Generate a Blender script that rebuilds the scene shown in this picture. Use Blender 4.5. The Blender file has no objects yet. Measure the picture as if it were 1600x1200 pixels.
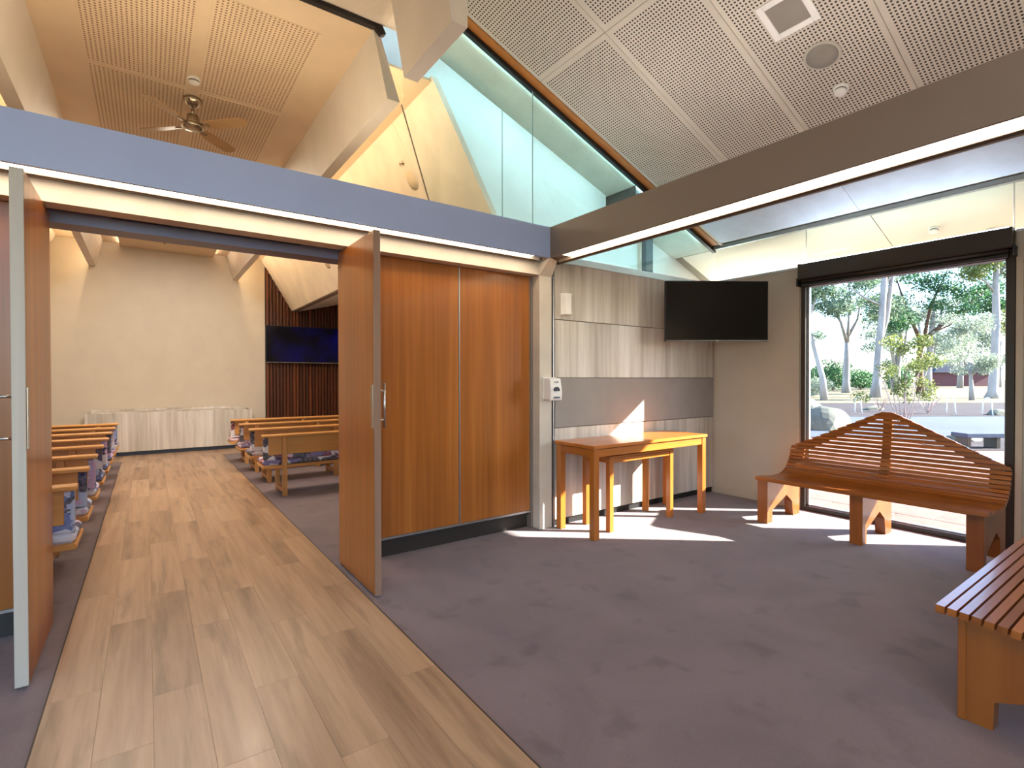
import bpy, bmesh, math, random
from mathutils import Vector, Matrix, Euler
import numpy as np

scene = bpy.context.scene
COL = scene.collection
rng = random.Random(7)

# ------------------------------------------------------------------ camera
cam_data = bpy.data.cameras.new('camera')
cam = bpy.data.objects.new('camera', cam_data)
COL.objects.link(cam)
YAW, PITCH, ROLL = 0.619543, -0.009776, -0.00176
_F = Vector((math.sin(YAW), math.cos(YAW), 0)); _R = Vector((math.cos(YAW), -math.sin(YAW), 0)); _U = Vector((0, 0, 1))
_F2 = _F * math.cos(PITCH) + _U * math.sin(PITCH); _U2 = _U * math.cos(PITCH) - _F * math.sin(PITCH)
_R3 = _R * math.cos(ROLL) + _U2 * math.sin(ROLL); _U3 = _U2 * math.cos(ROLL) - _R * math.sin(ROLL)
mw = Matrix.Identity(4)
for i in range(3):
    mw[i][0] = _R3[i]; mw[i][1] = _U3[i]; mw[i][2] = -_F2[i]
mw[2][3] = 1.4
cam.matrix_world = mw
cam_data.sensor_width = 36
cam_data.lens = 798.7 / 1600 * 36
cam_data.clip_start = 0.05
cam_data.clip_end = 600
scene.camera = cam

# ------------------------------------------------------------------ world, sun, exposure
SUN_EL = math.radians(27.5)
SUN_DIR = Vector((0.77 * math.cos(SUN_EL), -0.64 * math.cos(SUN_EL), math.sin(SUN_EL)))   # towards the sun
world = bpy.data.worlds.new('world'); scene.world = world
world.use_nodes = True
wn = world.node_tree.nodes; wl = world.node_tree.links
wn.clear()
sky = wn.new('ShaderNodeTexSky'); sky.sky_type = 'NISHITA'
sky.sun_disc = False
sky.sun_elevation = SUN_EL
sky.sun_rotation = math.atan2(SUN_DIR.x, SUN_DIR.y)
sky.air_density = 1.0; sky.dust_density = 0.6; sky.ozone_density = 4.0
bg = wn.new('ShaderNodeBackground'); bg.inputs['Strength'].default_value = 1.0
wo = wn.new('ShaderNodeOutputWorld')
wl.new(sky.outputs[0], bg.inputs[0]); wl.new(bg.outputs[0], wo.inputs[0])

sl = bpy.data.lights.new('sun', 'SUN'); sl.energy = 42; sl.angle = math.radians(0.55); sl.color = (1.0, 0.93, 0.84)
so = bpy.data.objects.new('sun', sl); COL.objects.link(so)
so.rotation_mode = 'QUATERNION'; so.rotation_quaternion = SUN_DIR.to_track_quat('Z', 'Y')
so.location = SUN_DIR * 60

scene.view_settings.view_transform = 'Standard'
scene.view_settings.look = 'None'
scene.view_settings.gamma = 1
scene.view_settings.use_curve_mapping = False
scene.view_settings.exposure = 0.0
scene.cycles.max_bounces = 10
scene.cycles.diffuse_bounces = 6
scene.cycles.transparent_max_bounces = 24
scene.cycles.sample_clamp_indirect = 6
scene.cycles.caustics_reflective = False
scene.cycles.caustics_refractive = False
scene.cycles.use_denoising = True

def lamp(name, kind, loc, energy, color, size=0.2, size_y=None, rot=(0, 0, 0), spot=None, spread=None):
    d = bpy.data.lights.new(name, kind); d.energy = energy; d.color = color
    if kind == 'AREA':
        d.shape = 'RECTANGLE' if size_y else 'DISK'
        d.size = size
        if size_y: d.size_y = size_y
        if spread: d.spread = spread
    elif kind == 'SPOT':
        d.spot_size = spot or 1.2; d.spot_blend = 0.7; d.shadow_soft_size = size
    else:
        d.shadow_soft_size = size
    o = bpy.data.objects.new(name, d); COL.objects.link(o)
    o.location = loc; o.rotation_euler = rot
    return o

WARM = (1.0, 0.87, 0.71); WARMW = (1.0, 0.90, 0.76); COOL = (0.78, 0.93, 1.0)
CHAPEL_FILL = [(-0.5, 7.3), (1.2, 7.3), (0.345, 7.6), (-0.5, 8.3), (1.2, 8.3)]  # downlights added out of sight to brighten the chapel
for x in (-0.2, 0.95):
    o_ = lamp('chapel_spot_lamp', 'SPOT', (x, 7.9, 3.95), 200, (1.0, 0.96, 0.90), 0.05, spot=math.radians(78))
    o_.rotation_mode = 'QUATERNION'
    o_.rotation_quaternion = (Vector((x, 7.9, 3.95)) - Vector((x * 1.3 - 0.1, 12.3, 0.9))).to_track_quat('Z', 'Y')
ROOM_FILL = [(-0.6, 0.0), (0.9, 0.0), (-0.6, -1.4), (0.9, -1.4), (0.2, -2.6)]  # unseen downlights added behind the camera as room fill
for x, y in CHAPEL_FILL:
    lamp('chapel_fill_lamp', 'AREA', (x, y, 3.955), 34, WARM, 0.14)
for x, y in ROOM_FILL:
    lamp('room_fill_lamp', 'AREA', (x, y, 4.005), 16, WARMW, 0.14)

# ------------------------------------------------------------------ helpers
def s2l(c):
    def f(v):
        v /= 255.0
        return v / 12.92 if v <= 0.04045 else ((v + 0.055) / 1.055) ** 2.4
    return (f(c[0]), f(c[1]), f(c[2]), 1.0)

class MB:
    """collects shapes, builds one mesh"""
    def __init__(s):
        s.v = []; s.f = []
    def add(s, verts, faces):
        b = len(s.v); s.v += [tuple(p) for p in verts]
        s.f += [tuple(i + b for i in f) for f in faces]
        return s
    def box(s, x0, x1, y0, y1, z0, z1):
        if x0 > x1: x0, x1 = x1, x0
        if y0 > y1: y0, y1 = y1, y0
        if z0 > z1: z0, z1 = z1, z0
        v = [(x0, y0, z0), (x1, y0, z0), (x1, y1, z0), (x0, y1, z0), (x0, y0, z1), (x1, y0, z1), (x1, y1, z1), (x0, y1, z1)]
        return s.add(v, [(3, 2, 1, 0), (4, 5, 6, 7), (0, 1, 5, 4), (1, 2, 6, 5), (2, 3, 7, 6), (3, 0, 4, 7)])
    def cbox(s, x0, x1, y0, y1, z0, z1, c=0.004):
        """box with chamfered edges"""
        bm = bmesh.new()
        vs = [bm.verts.new(p) for p in [(x0, y0, z0), (x1, y0, z0), (x1, y1, z0), (x0, y1, z0), (x0, y0, z1), (x1, y0, z1), (x1, y1, z1), (x0, y1, z1)]]
        for f in [(3, 2, 1, 0), (4, 5, 6, 7), (0, 1, 5, 4), (1, 2, 6, 5), (2, 3, 7, 6), (3, 0, 4, 7)]:
            bm.faces.new([vs[i] for i in f])
        bmesh.ops.bevel(bm, geom=bm.edges[:], offset=c, segments=1, affect='EDGES', profile=0.5)
        bm.verts.index_update()
        s.add([v.co[:] for v in bm.verts], [[v.index for v in f.verts] for f in bm.faces])
        bm.free()
        return s
    def prism(s, pts, axis, a, b):
        """pts: 2D polygon; extruded along axis from a to b. axis 'x': pts=(y,z); 'y': pts=(x,z); 'z': pts=(x,y)"""
        def P(p, t):
            return {'x': (t, p[0], p[1]), 'y': (p[0], t, p[1]), 'z': (p[0], p[1], t)}[axis]
        n = len(pts)
        v = [P(p, a) for p in pts] + [P(p, b) for p in pts]
        f = [tuple(range(n)), tuple(range(2 * n - 1, n - 1, -1))]
        f += [(i, (i + 1) % n + 0, (i + 1) % n + n, i + n)[::-1] for i in range(n)]
        return s.add(v, f)
    def quad(s, a, b, c, d):
        return s.add([a, b, c, d], [(0, 1, 2, 3)])
    def tube(s, pts, rad, n=8, caps=True):
        pts = [Vector(p) for p in pts]
        if not hasattr(rad, '__len__'): rad = [rad] * len(pts)
        rings = []
        up = Vector((0.13, 0.31, 0.94))
        v = []
        for i, p in enumerate(pts):
            t = (pts[min(i + 1, len(pts) - 1)] - pts[max(i - 1, 0)]).normalized()
            a = t.cross(up)
            if a.length < 1e-3: a = t.cross(Vector((1, 0, 0)))
            a.normalize(); b = t.cross(a)
            for k in range(n):
                an = 2 * math.pi * k / n
                v.append(p + (a * math.cos(an) + b * math.sin(an)) * rad[i])
        f = []
        for i in range(len(pts) - 1):
            for k in range(n):
                f.append((i * n + k, i * n + (k + 1) % n, (i + 1) * n + (k + 1) % n, (i + 1) * n + k))
        if caps:
            f.append(tuple(range(n))[::-1]); f.append(tuple(range((len(pts) - 1) * n, len(pts) * n)))
        return s.add(v, f)
    def lathe(s, prof, n=24, M=None):
        """prof: (r,z) list around local z"""
        v = []; f = []
        for r, z in prof:
            for k in range(n):
                a = 2 * math.pi * k / n
                p = Vector((r * math.cos(a), r * math.sin(a), z))
                v.append(M @ p if M else p)
        m = len(prof)
        for i in range(m - 1):
            for k in range(n):
                f.append((i * n + k, i * n + (k + 1) % n, (i + 1) * n + (k + 1) % n, (i + 1) * n + k))
        f.append(tuple(range(n))[::-1]); f.append(tuple(range((m - 1) * n, m * n)))
        return s.add(v, f)

WLOC = {}
def build(name, mb, mat, parent=None, smooth=False, center=True, bevel=0.0, label=None, stuff=False, structure=False, fix=True):
    v = np.array(mb.v, dtype=float)
    c = (v.min(0) + v.max(0)) / 2 if center else np.zeros(3)
    me = bpy.data.meshes.new(name)
    me.from_pydata((v - c).tolist(), [], mb.f)
    if fix:
        bm = bmesh.new(); bm.from_mesh(me)
        bmesh.ops.recalc_face_normals(bm, faces=bm.faces[:])
        bm.to_mesh(me); bm.free()
    if smooth:
        me.polygons.foreach_set('use_smooth', [True] * len(me.polygons))
    me.update()
    if mat: me.materials.append(mat)
    o = bpy.data.objects.new(name, me); COL.objects.link(o)
    WLOC[o.name] = Vector(c)
    if parent is not None:
        o.parent = parent
        o.location = Vector(c) - WLOC[parent.name]
    else:
        o.location = Vector(c)
    if bevel:
        m = o.modifiers.new('bevel', 'BEVEL'); m.width = bevel; m.segments = 2; m.limit_method = 'ANGLE'
    if label: o['label'] = label
    if stuff: o['kind'] = 'stuff'
    if structure: o['kind'] = 'structure'
    return o

def tag(o, label, cat=None, group=None):
    o['label'] = label
    if cat: o['category'] = cat
    if group: o['group'] = group
    return o

def thing(name, label, cat, loc, group=None):
    o = bpy.data.objects.new(name, None); COL.objects.link(o)
    o.empty_display_size = 0.1
    o.location = loc; WLOC[o.name] = Vector(loc)
    return tag(o, label, cat, group)

def struct(name, loc=(0, 0, 0), label=None):
    o = bpy.data.objects.new(name, None); COL.objects.link(o)
    o.location = loc; WLOC[o.name] = Vector(loc); o['kind'] = 'structure'
    if label: o['label'] = label
    return o

def smesh(name, mb, mat, label=None, **k):
    o = build(name, mb, mat, structure=True, **k)
    if label: o['label'] = label
    return o

def kids(o):
    return [c for c in o.children]

def dup(root, loc, label=None, group=None, rz=None):
    r = root.copy(); COL.objects.link(r); r.location = loc
    if rz is not None: r.rotation_euler = (0, 0, rz)
    if label: r['label'] = label
    if group: r['group'] = group
    for ch in list(root.children):
        c = ch.copy(); COL.objects.link(c); c.parent = r
        for g in list(ch.children):
            d = g.copy(); COL.objects.link(d); d.parent = c
    return r

# ------------------------------------------------------------------ materials
def new_mat(name):
    m = bpy.data.materials.new(name); m.use_nodes = True
    nt = m.node_tree; nt.nodes.clear()
    out = nt.nodes.new('ShaderNodeOutputMaterial')
    p = nt.nodes.new('ShaderNodeBsdfPrincipled')
    nt.links.new(p.outputs[0], out.inputs[0])
    return m, nt, p, out

def coords(nt, rand=True, scale=(1, 1, 1)):
    tc = nt.nodes.new('ShaderNodeTexCoord')
    src = tc.outputs['Object']
    if rand:
        oi = nt.nodes.new('ShaderNodeObjectInfo')
        mul = nt.nodes.new('ShaderNodeMath'); mul.operation = 'MULTIPLY'; mul.inputs[1].default_value = 37.0
        nt.links.new(oi.outputs['Random'], mul.inputs[0])
        add = nt.nodes.new('ShaderNodeVectorMath'); add.operation = 'ADD'
        nt.links.new(src, add.inputs[0]); nt.links.new(mul.outputs[0], add.inputs[1])
        src = add.outputs[0]
    mp = nt.nodes.new('ShaderNodeMapping'); mp.inputs['Scale'].default_value = scale
    nt.links.new(src, mp.inputs['Vector'])
    return mp.outputs[0]

def noise(nt, vec, scale, detail=4, rough=0.55, dist=0.0):
    n = nt.nodes.new('ShaderNodeTexNoise')
    n.inputs['Scale'].default_value = scale; n.inputs['Detail'].default_value = detail
    n.inputs['Roughness'].default_value = rough; n.inputs['Distortion'].default_value = dist
    nt.links.new(vec, n.inputs['Vector'])
    return n.outputs[0]

def ramp(nt, fac, stops):
    r = nt.nodes.new('ShaderNodeValToRGB')
    el = r.color_ramp.elements
    while len(el) < len(stops): el.new(0.5)
    for e, (p, c) in zip(el, stops):
        e.position = p; e.color = s2l(c)
    nt.links.new(fac, r.inputs[0])
    return r.outputs[0]

def mix(nt, fac, a, b, mode='MIX'):
    m = nt.nodes.new('ShaderNodeMix'); m.data_type = 'RGBA'; m.blend_type = mode
    if isinstance(fac, float): m.inputs[0].default_value = fac
    else: nt.links.new(fac, m.inputs[0])
    for sock, val in ((m.inputs[6], a), (m.inputs[7], b)):
        if isinstance(val, tuple): sock.default_value = val
        else: nt.links.new(val, sock)
    return m.outputs[2]

def bump(nt, p, h, strength=0.2, dist=0.002):
    b = nt.nodes.new('ShaderNodeBump'); b.inputs['Strength'].default_value = strength; b.inputs['Distance'].default_value = dist
    nt.links.new(h, b.inputs['Height']); nt.links.new(b.outputs[0], p.inputs['Normal'])

def plain(name, col, rough=0.6, metal=0.0, var=0.04, spec=0.5):
    m, nt, p, _ = new_mat(name)
    vec = coords(nt, False)
    n = noise(nt, vec, 3.0, 3)
    lo = tuple(max(0, c * (1 - var)) for c in col); hi = tuple(min(255, c * (1 + var)) for c in col)
    nt.links.new(ramp(nt, n, [(0.3, lo), (0.7, hi)]), p.inputs['Base Color'])
    p.inputs['Roughness'].default_value = rough; p.inputs['Metallic'].default_value = metal
    p.inputs['Specular IOR Level'].default_value = spec
    return m

def wood(name, dark, mid, light, axis='Z', fine=26.0, stretch=0.045, rough=0.4, coat=0.0, knots=0.0, var=0.12, spec=0.5, knot_lo=0.62):
    m, nt, p, _ = new_mat(name)
    k = {'X': 0, 'Y': 1, 'Z': 2}[axis]
    sc = [1, 1, 1]; sc[k] = stretch
    vec = coords(nt, True, tuple(sc))
    n1 = noise(nt, vec, fine, 6, 0.62, 0.25)
    n2 = noise(nt, vec, fine * 0.17, 3, 0.5, 0.6)
    col = ramp(nt, n1, [(0.25, dark), (0.5, mid), (0.78, light)])
    col = mix(nt, 0.55, col, ramp(nt, n2, [(0.3, dark), (0.55, mid), (0.75, light)]))
    if knots:
        sc2 = [1, 1, 1]; sc2[k] = 0.10
        n3 = noise(nt, coords(nt, True, tuple(sc2)), 9.0, 4, 0.6, 0.35)
        f = nt.nodes.new('ShaderNodeMapRange'); f.inputs[1].default_value = knot_lo; f.inputs[2].default_value = knot_lo + 0.16
        f.inputs[3].default_value = 0.0; f.inputs[4].default_value = knots
        nt.links.new(n3, f.inputs[0])
        col = mix(nt, f.outputs[0], col, s2l(tuple(c * 0.62 for c in dark)))
    oi = nt.nodes.new('ShaderNodeObjectInfo')
    mr = nt.nodes.new('ShaderNodeMapRange'); mr.inputs[3].default_value = 1 - var; mr.inputs[4].default_value = 1 + var
    nt.links.new(oi.outputs['Random'], mr.inputs[0])
    hs = nt.nodes.new('ShaderNodeHueSaturation'); nt.links.new(mr.outputs[0], hs.inputs['Value']); nt.links.new(col, hs.inputs['Color'])
    nt.links.new(hs.outputs[0], p.inputs['Base Color'])
    p.inputs['Roughness'].default_value = rough; p.inputs['Coat Weight'].default_value = coat
    p.inputs['Coat Roughness'].default_value = 0.15; p.inputs['Specular IOR Level'].default_value = spec
    bump(nt, p, n1, 0.12, 0.001)
    return m

def emit(name, col, strength):
    m, nt, p, _ = new_mat(name)
    p.inputs['Base Color'].default_value = (0.9, 0.9, 0.9, 1)
    p.inputs['Emission Color'].default_value = (*col, 1); p.inputs['Emission Strength'].default_value = strength
    return m

def glass_mat(name, tint, refl=0.10):
    m, nt, p, out = new_mat(name)
    nt.nodes.remove(p)
    tr = nt.nodes.new('ShaderNodeBsdfTransparent'); tr.inputs[0].default_value = (*tint, 1)
    gl = nt.nodes.new('ShaderNodeBsdfGlossy'); gl.inputs['Roughness'].default_value = 0.02; gl.inputs[0].default_value = (0.9, 1, 0.97, 1)
    fr = nt.nodes.new('ShaderNodeFresnel'); fr.inputs[0].default_value = 1.45
    mu = nt.nodes.new('ShaderNodeMath'); mu.operation = 'MULTIPLY'; mu.inputs[1].default_value = refl * 4
    nt.links.new(fr.outputs[0], mu.inputs[0])
    mx = nt.nodes.new('ShaderNodeMixShader')
    nt.links.new(mu.outputs[0], mx.inputs[0]); nt.links.new(tr.outputs[0], mx.inputs[1]); nt.links.new(gl.outputs[0], mx.inputs[2])
    nt.links.new(mx.outputs[0], out.inputs[0])
    return m

def perforated(name, base, hole, hx, hy, px, py, r, ox=0.5, oy=0.5):
    """board with drilled holes: round dark dots on a grid inside a plain margin (local x, y)"""
    m, nt, p, _ = new_mat(name)
    tc = nt.nodes.new('ShaderNodeTexCoord'); sx = nt.nodes.new('ShaderNodeSeparateXYZ')
    nt.links.new(tc.outputs['Object'], sx.inputs[0])
    def M(op, a, b=None):
        n = nt.nodes.new('ShaderNodeMath'); n.operation = op
        for i, v in enumerate((a, b)):
            if v is None: continue
            if isinstance(v, (int, float)): n.inputs[i].default_value = v
            else: nt.links.new(v, n.inputs[i])
        return n.outputs[0]
    def axis(o, pitch, half, off):
        fr = M('FRACT', M('ADD', M('DIVIDE', o, pitch), 1000.0 + off))
        d = M('MULTIPLY', M('SUBTRACT', fr, 0.5), pitch)
        inside = M('LESS_THAN', M('ABSOLUTE', o), half)
        return M('MULTIPLY', d, d), inside
    dx, ix = axis(sx.outputs[0], px, hx, ox); dy, iy = axis(sx.outputs[1], py, hy, oy)
    dot = M('LESS_THAN', M('ADD', dx, dy), r * r)
    fac = M('MULTIPLY', M('MULTIPLY', dot, ix), iy)
    n = noise(nt, tc.outputs['Object'], 2.0, 3)
    b = ramp(nt, n, [(0.3, tuple(c * 0.97 for c in base)), (0.7, tuple(min(255, c * 1.03) for c in base))])
    nt.links.new(mix(nt, fac, b, s2l(hole)), p.inputs['Base Color'])
    p.inputs['Roughness'].default_value = 0.75
    return m

# paints
M_CREAM = plain('cream_paint', (226, 214, 196), 0.7)
M_WHITE = plain('white_paint', (232, 228, 220), 0.6)
M_BEIGE = plain('beige_plaster', (204, 193, 174), 0.8, var=0.015)
M_BEIGE_R = plain('beige_wall_panel', (186, 174, 158), 0.7, var=0.015)
M_BEAM = plain('daylight_tinted_beam_paint', (172, 189, 230), 0.55, var=0.01)  # paint colour carries the blue tint of the daylight
M_BEAMBROWN = plain('grey_brown_paint', (128, 114, 104), 0.5, var=0.01)
M_POST = plain('pale_post_paint', (205, 196, 182), 0.55)
M_BLACK = plain('black_metal', (20, 19, 19), 0.45, var=0.1)
M_DBROWN = plain('dark_bronze_metal', (44, 34, 28), 0.4, var=0.08)
M_ALU = plain('brushed_aluminium', (188, 190, 195), 0.32, 0.9, var=0.03)
M_STEEL = plain('satin_steel', (196, 192, 186), 0.28, 1.0, var=0.03)
M_BRASSY = plain('aged_nickel', (176, 162, 142), 0.25, 1.0, var=0.05)
M_GREYBAND = plain('grey_wall_fabric', (150, 144, 140), 0.85, var=0.03)
M_SILL = plain('pale_grey_sill', (196, 194, 188), 0.5)
M_WHITEPL = plain('white_plastic', (235, 232, 228), 0.35)
M_GREYGRILLE = plain('grey_grille', (140, 132, 124), 0.7)
M_KICK = plain('dark_kickboard', (48, 42, 38), 0.55)
M_KICKB = plain('charcoal_plinth', (40, 46, 60), 0.5)
M_NAVY = plain('navy_board', (52, 56, 72), 0.5)
M_OUTWALL = plain('white_render', (226, 232, 230), 0.8, var=0.02)
M_SOFFIT = plain('cream_soffit', (226, 219, 203), 0.7, var=0.01)
M_JOINT = plain('shadow_joint', (120, 108, 96), 0.8)
M_JOINTP = plain('pale_joint', (150, 168, 164), 0.8)
M_DARKSLOT = plain('dark_track', (30, 20, 22), 0.6)
M_TRACK = plain('grey_blue_track', (120, 122, 150), 0.4)
M_OCH = plain('orange_timber_fascia', (176, 112, 48), 0.5, var=0.1)
# woods
M_DOOR = wood('door_veneer', (126, 72, 22), (166, 98, 36), (194, 124, 54), 'Z', 34, 0.02, 0.32, 0.25, 0.0, 0.05)
M_DOOREDGE = wood('pale_door_edge', (176, 164, 148), (200, 190, 176), (214, 206, 194), 'Z', 24, 0.04, 0.45)
M_DOOREDGE2 = wood('brown_door_edge', (128, 98, 80), (148, 116, 96), (160, 130, 110), 'Z', 24, 0.04, 0.4)
M_TABLE_X = wood('table_timber_x', (150, 82, 26), (182, 106, 38), (202, 130, 56), 'X', 22, 0.05, 0.3, 0.3, 0.0, 0.06)
M_TABLE_Y = wood('table_timber_y', (150, 82, 26), (182, 106, 38), (202, 130, 56), 'Y', 22, 0.05, 0.3, 0.3, 0.0, 0.06)
M_TABLE_Z = wood('table_timber_z', (150, 82, 26), (182, 106, 38), (202, 130, 56), 'Z', 22, 0.05, 0.3, 0.3, 0.0, 0.06)
M_BENCH_Y = wood('bench_timber', (118, 60, 14), (156, 86, 24), (176, 106, 38), 'Y', 44, 0.05, 0.3, 0.35, 0.0, 0.16)
M_BENCH_Z = wood('bench_leg_timber', (112, 56, 16), (140, 76, 24), (160, 96, 36), 'Z', 18, 0.06, 0.35, 0.25, 0.0, 0.06)
M_PEW_X = wood('pew_pine', (188, 128, 64), (208, 150, 82), (222, 170, 104), 'X', 20, 0.05, 0.4, 0.15, 0.25, 0.06)
M_PEW_Z = wood('pew_pine_post', (180, 124, 66), (200, 146, 84), (214, 164, 102), 'Z', 20, 0.06, 0.4, 0.15, 0.0, 0.05)
M_SLAT = wood('dark_cedar_slat', (50, 22, 10), (82, 40, 18), (124, 66, 30), 'Z', 26, 0.03, 0.45, 0.0, 0.0, 0.38)
M_LIME = wood('limed_oak_board', (136, 124, 108), (204, 196, 184), (238, 234, 228), 'Z', 20, 0.045, 0.5, 0.0, 0.6, 0.03)
M_PLANK = wood('oak_plank', (122, 96, 74), (166, 137, 110), (192, 165, 140), 'Y', 24, 0.05, 0.38, 0.05, 0.5, 0.02, knot_lo=0.53)
M_FANBLADE = wood('fan_blade_timber', (160, 124, 82), (184, 146, 100), (198, 162, 118), 'X', 20, 0.08, 0.4)
M_TIMBERFASC = wood('fascia_timber', (150, 88, 34), (176, 110, 48), (194, 130, 64), 'X', 22, 0.04, 0.5)

def carpet_mat():
    m, nt, p, _ = new_mat('plum_carpet')
    vec = coords(nt, False)
    fine = noise(nt, vec, 160, 3, 0.7)
    big = noise(nt, vec, 1.6, 5, 0.6, 0.6)
    spots = noise(nt, vec, 4.6, 3, 0.5, 0.3)
    c = ramp(nt, fine, [(0.25, (96, 82, 86)), (0.75, (122, 107, 110))])
    c = mix(nt, 0.35, c, ramp(nt, big, [(0.35, (96, 82, 86)), (0.65, (128, 112, 116))]))
    f = nt.nodes.new('ShaderNodeMapRange'); f.inputs[1].default_value = 0.58; f.inputs[2].default_value = 0.70; f.inputs[3].default_value = 0; f.inputs[4].default_value = 0.42
    nt.links.new(spots, f.inputs[0])
    c = mix(nt, f.outputs[0], c, s2l((78, 64, 67)))
    nt.links.new(c, p.inputs['Base Color'])
    p.inputs['Roughness'].default_value = 0.95
    p.inputs['Sheen Weight'].default_value = 0.25; p.inputs['Sheen Roughness'].default_value = 0.5
    p.inputs['Specular IOR Level'].default_value = 0.2
    bump(nt, p, fine, 0.5, 0.004)
    return m
M_CARPET = carpet_mat()

def fabric(name, cols, scale=26):
    m, nt, p, _ = new_mat(name)
    vec = coords(nt, True, (0.7, 1, 1))
    v = nt.nodes.new('ShaderNodeTexVoronoi'); v.inputs['Scale'].default_value = scale * 0.42; v.inputs['Randomness'].default_value = 1
    nz = nt.nodes.new('ShaderNodeTexNoise'); nz.inputs['Scale'].default_value = 14
    nt.links.new(vec, nz.inputs['Vector'])
    ad = nt.nodes.new('ShaderNodeMixRGB'); ad.blend_type = 'ADD'; ad.inputs[0].default_value = 0.10
    nt.links.new(vec, ad.inputs[1]); nt.links.new(nz.outputs[1], ad.inputs[2])
    nt.links.new(ad.outputs[0], v.inputs['Vector'])
    sep = nt.nodes.new('ShaderNodeSeparateColor'); nt.links.new(v.outputs['Color'], sep.inputs[0])
    stops = [(i / len(cols), c) for i, c in enumerate(cols)]
    r = nt.nodes.new('ShaderNodeValToRGB'); r.color_ramp.interpolation = 'CONSTANT'
    el = r.color_ramp.elements
    while len(el) < len(stops): el.new(0.5)
    for e, (q, c) in zip(el, stops): e.position = q; e.color = s2l(c)
    nt.links.new(sep.outputs[0], r.inputs[0])
    v2 = nt.nodes.new('ShaderNodeTexVoronoi'); v2.feature = 'F1'; v2.inputs['Scale'].default_value = scale * 1.6
    nt.links.new(vec, v2.inputs['Vector'])
    mr = nt.nodes.new('ShaderNodeMapRange'); mr.inputs[1].default_value = 0.1; mr.inputs[2].default_value = 0.7; mr.inputs[3].default_value = 0; mr.inputs[4].default_value = 0.22
    nt.links.new(v2.outputs['Distance'], mr.inputs[0])
    nt.links.new(mix(nt, mr.outputs[0], r.outputs[0], s2l((206, 204, 214))), p.inputs['Base Color'])
    p.inputs['Roughness'].default_value = 0.9
    return m
M_FAB_L = fabric('floral_upholstery_blue', [(44, 46, 96), (168, 190, 232), (96, 120, 186), (214, 220, 242), (196, 170, 220), (34, 34, 66)])
M_FAB_R = fabric('floral_upholstery_plum', [(50, 40, 60), (226, 194, 206), (140, 54, 78), (236, 230, 234), (116, 104, 156), (40, 40, 42)])

M_LED = emit('warm_led_diffuser', (1.0, 0.80, 0.56), 9.0)
M_LEDW = emit('warm_led_strip', (1.0, 0.78, 0.50), 40.0)
M_FILLC = emit('cool_slot_fill', (0.62, 0.92, 1.0), 14.0)  # for the added fill strips on the gable ledge
M_LAMPLENS = emit('added_downlight_lens', (1.0, 0.82, 0.6), 4.0)
M_GLASS = glass_mat('clear_window_glass', (0.97, 0.985, 0.98), 0.05)
M_GLASSA = glass_mat('aqua_gable_glass', (0.93, 0.98, 0.975), 0.04)
M_GLASSC = glass_mat('clear_chapel_glass', (0.97, 0.98, 0.97), 0.03)
M_GLASSG = glass_mat('pale_green_eave_glass', (0.92, 0.97, 0.94), 0.05)

def screen_mat(name, col, blue=0.0):
    m, nt, p, _ = new_mat(name)
    vec = coords(nt, False)
    n = noise(nt, vec, 2.0, 2)
    nt.links.new(ramp(nt, n, [(0.3, col), (0.8, tuple(min(255, c + 6) for c in col))]), p.inputs['Base Color'])
    p.inputs['Roughness'].default_value = 0.18
    p.inputs['Specular IOR Level'].default_value = 0.35
    if blue:
        e = ramp(nt, noise(nt, vec, 2.2, 2, 0.4), [(0.42, (0, 0, 1)), (0.75, (5, 8, 80))])
        nt.links.new(e, p.inputs['Emission Color']); p.inputs['Emission Strength'].default_value = blue
    return m
M_SCREEN = screen_mat('black_screen', (9, 8, 8))
M_SCREENB = screen_mat('blue_black_screen', (6, 7, 16), 0.55)

# ------------------------------------------------------------------ FLOOR
floor = smesh('floor', MB().box(-4.4, 5.72, -3.7, 12.6, -0.12, 0.0), M_CARPET, 'plum brown carpet floor with a strip of oak planks as an aisle', center=False)
WLOC['floor'] = Vector((0, 0, 0))
plank_meshes = {}
def plank(x0, x1, y0, y1):
    k = (round(x1 - x0, 4), round(y1 - y0, 4))
    c = Vector(((x0 + x1) / 2, (y0 + y1) / 2, 0.0025))
    if k in plank_meshes:
        o = bpy.data.objects.new('plank', plank_meshes[k]); COL.objects.link(o)
        o.parent = floor; o.location = c
    else:
        o = build('plank', MB().cbox(x0 + .0002, x1 - .0002, y0 + .0003, y1 - .0003, 0.0, 0.005, 0.0005), M_PLANK, floor)
        plank_meshes[k] = o.data
    return o
PW = 1.5 / 8
for c in range(8):
    x0 = -0.365 + c * PW
    y = -0.9 - [0.0, 0.55, 0.2, 0.85, 0.4, 1.05, 0.1, 0.7][c]
    while y < 10.9:
        y1 = min(y + 1.28, 10.9)
        if y1 > -0.6 and y1 - y > 0.02: plank(x0, x0 + PW, y, y1)
        y += 1.28
for c in range(-12, 24):
    x0 = -0.365 + c * PW
    if x0 > 3.9: break
    plank(x0, x0 + PW, 10.9, 11.72)
# thin metal trims along the aisle edges
t = struct('trim_20', (0, 0, 0), 'thin carpet edge strips along the plank aisle')
for x in (-0.371, 1.135):
    build('edge_strip', MB().box(x, x + 0.006, -0.9, 10.9, 0, 0.006), M_KICK, t)

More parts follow.
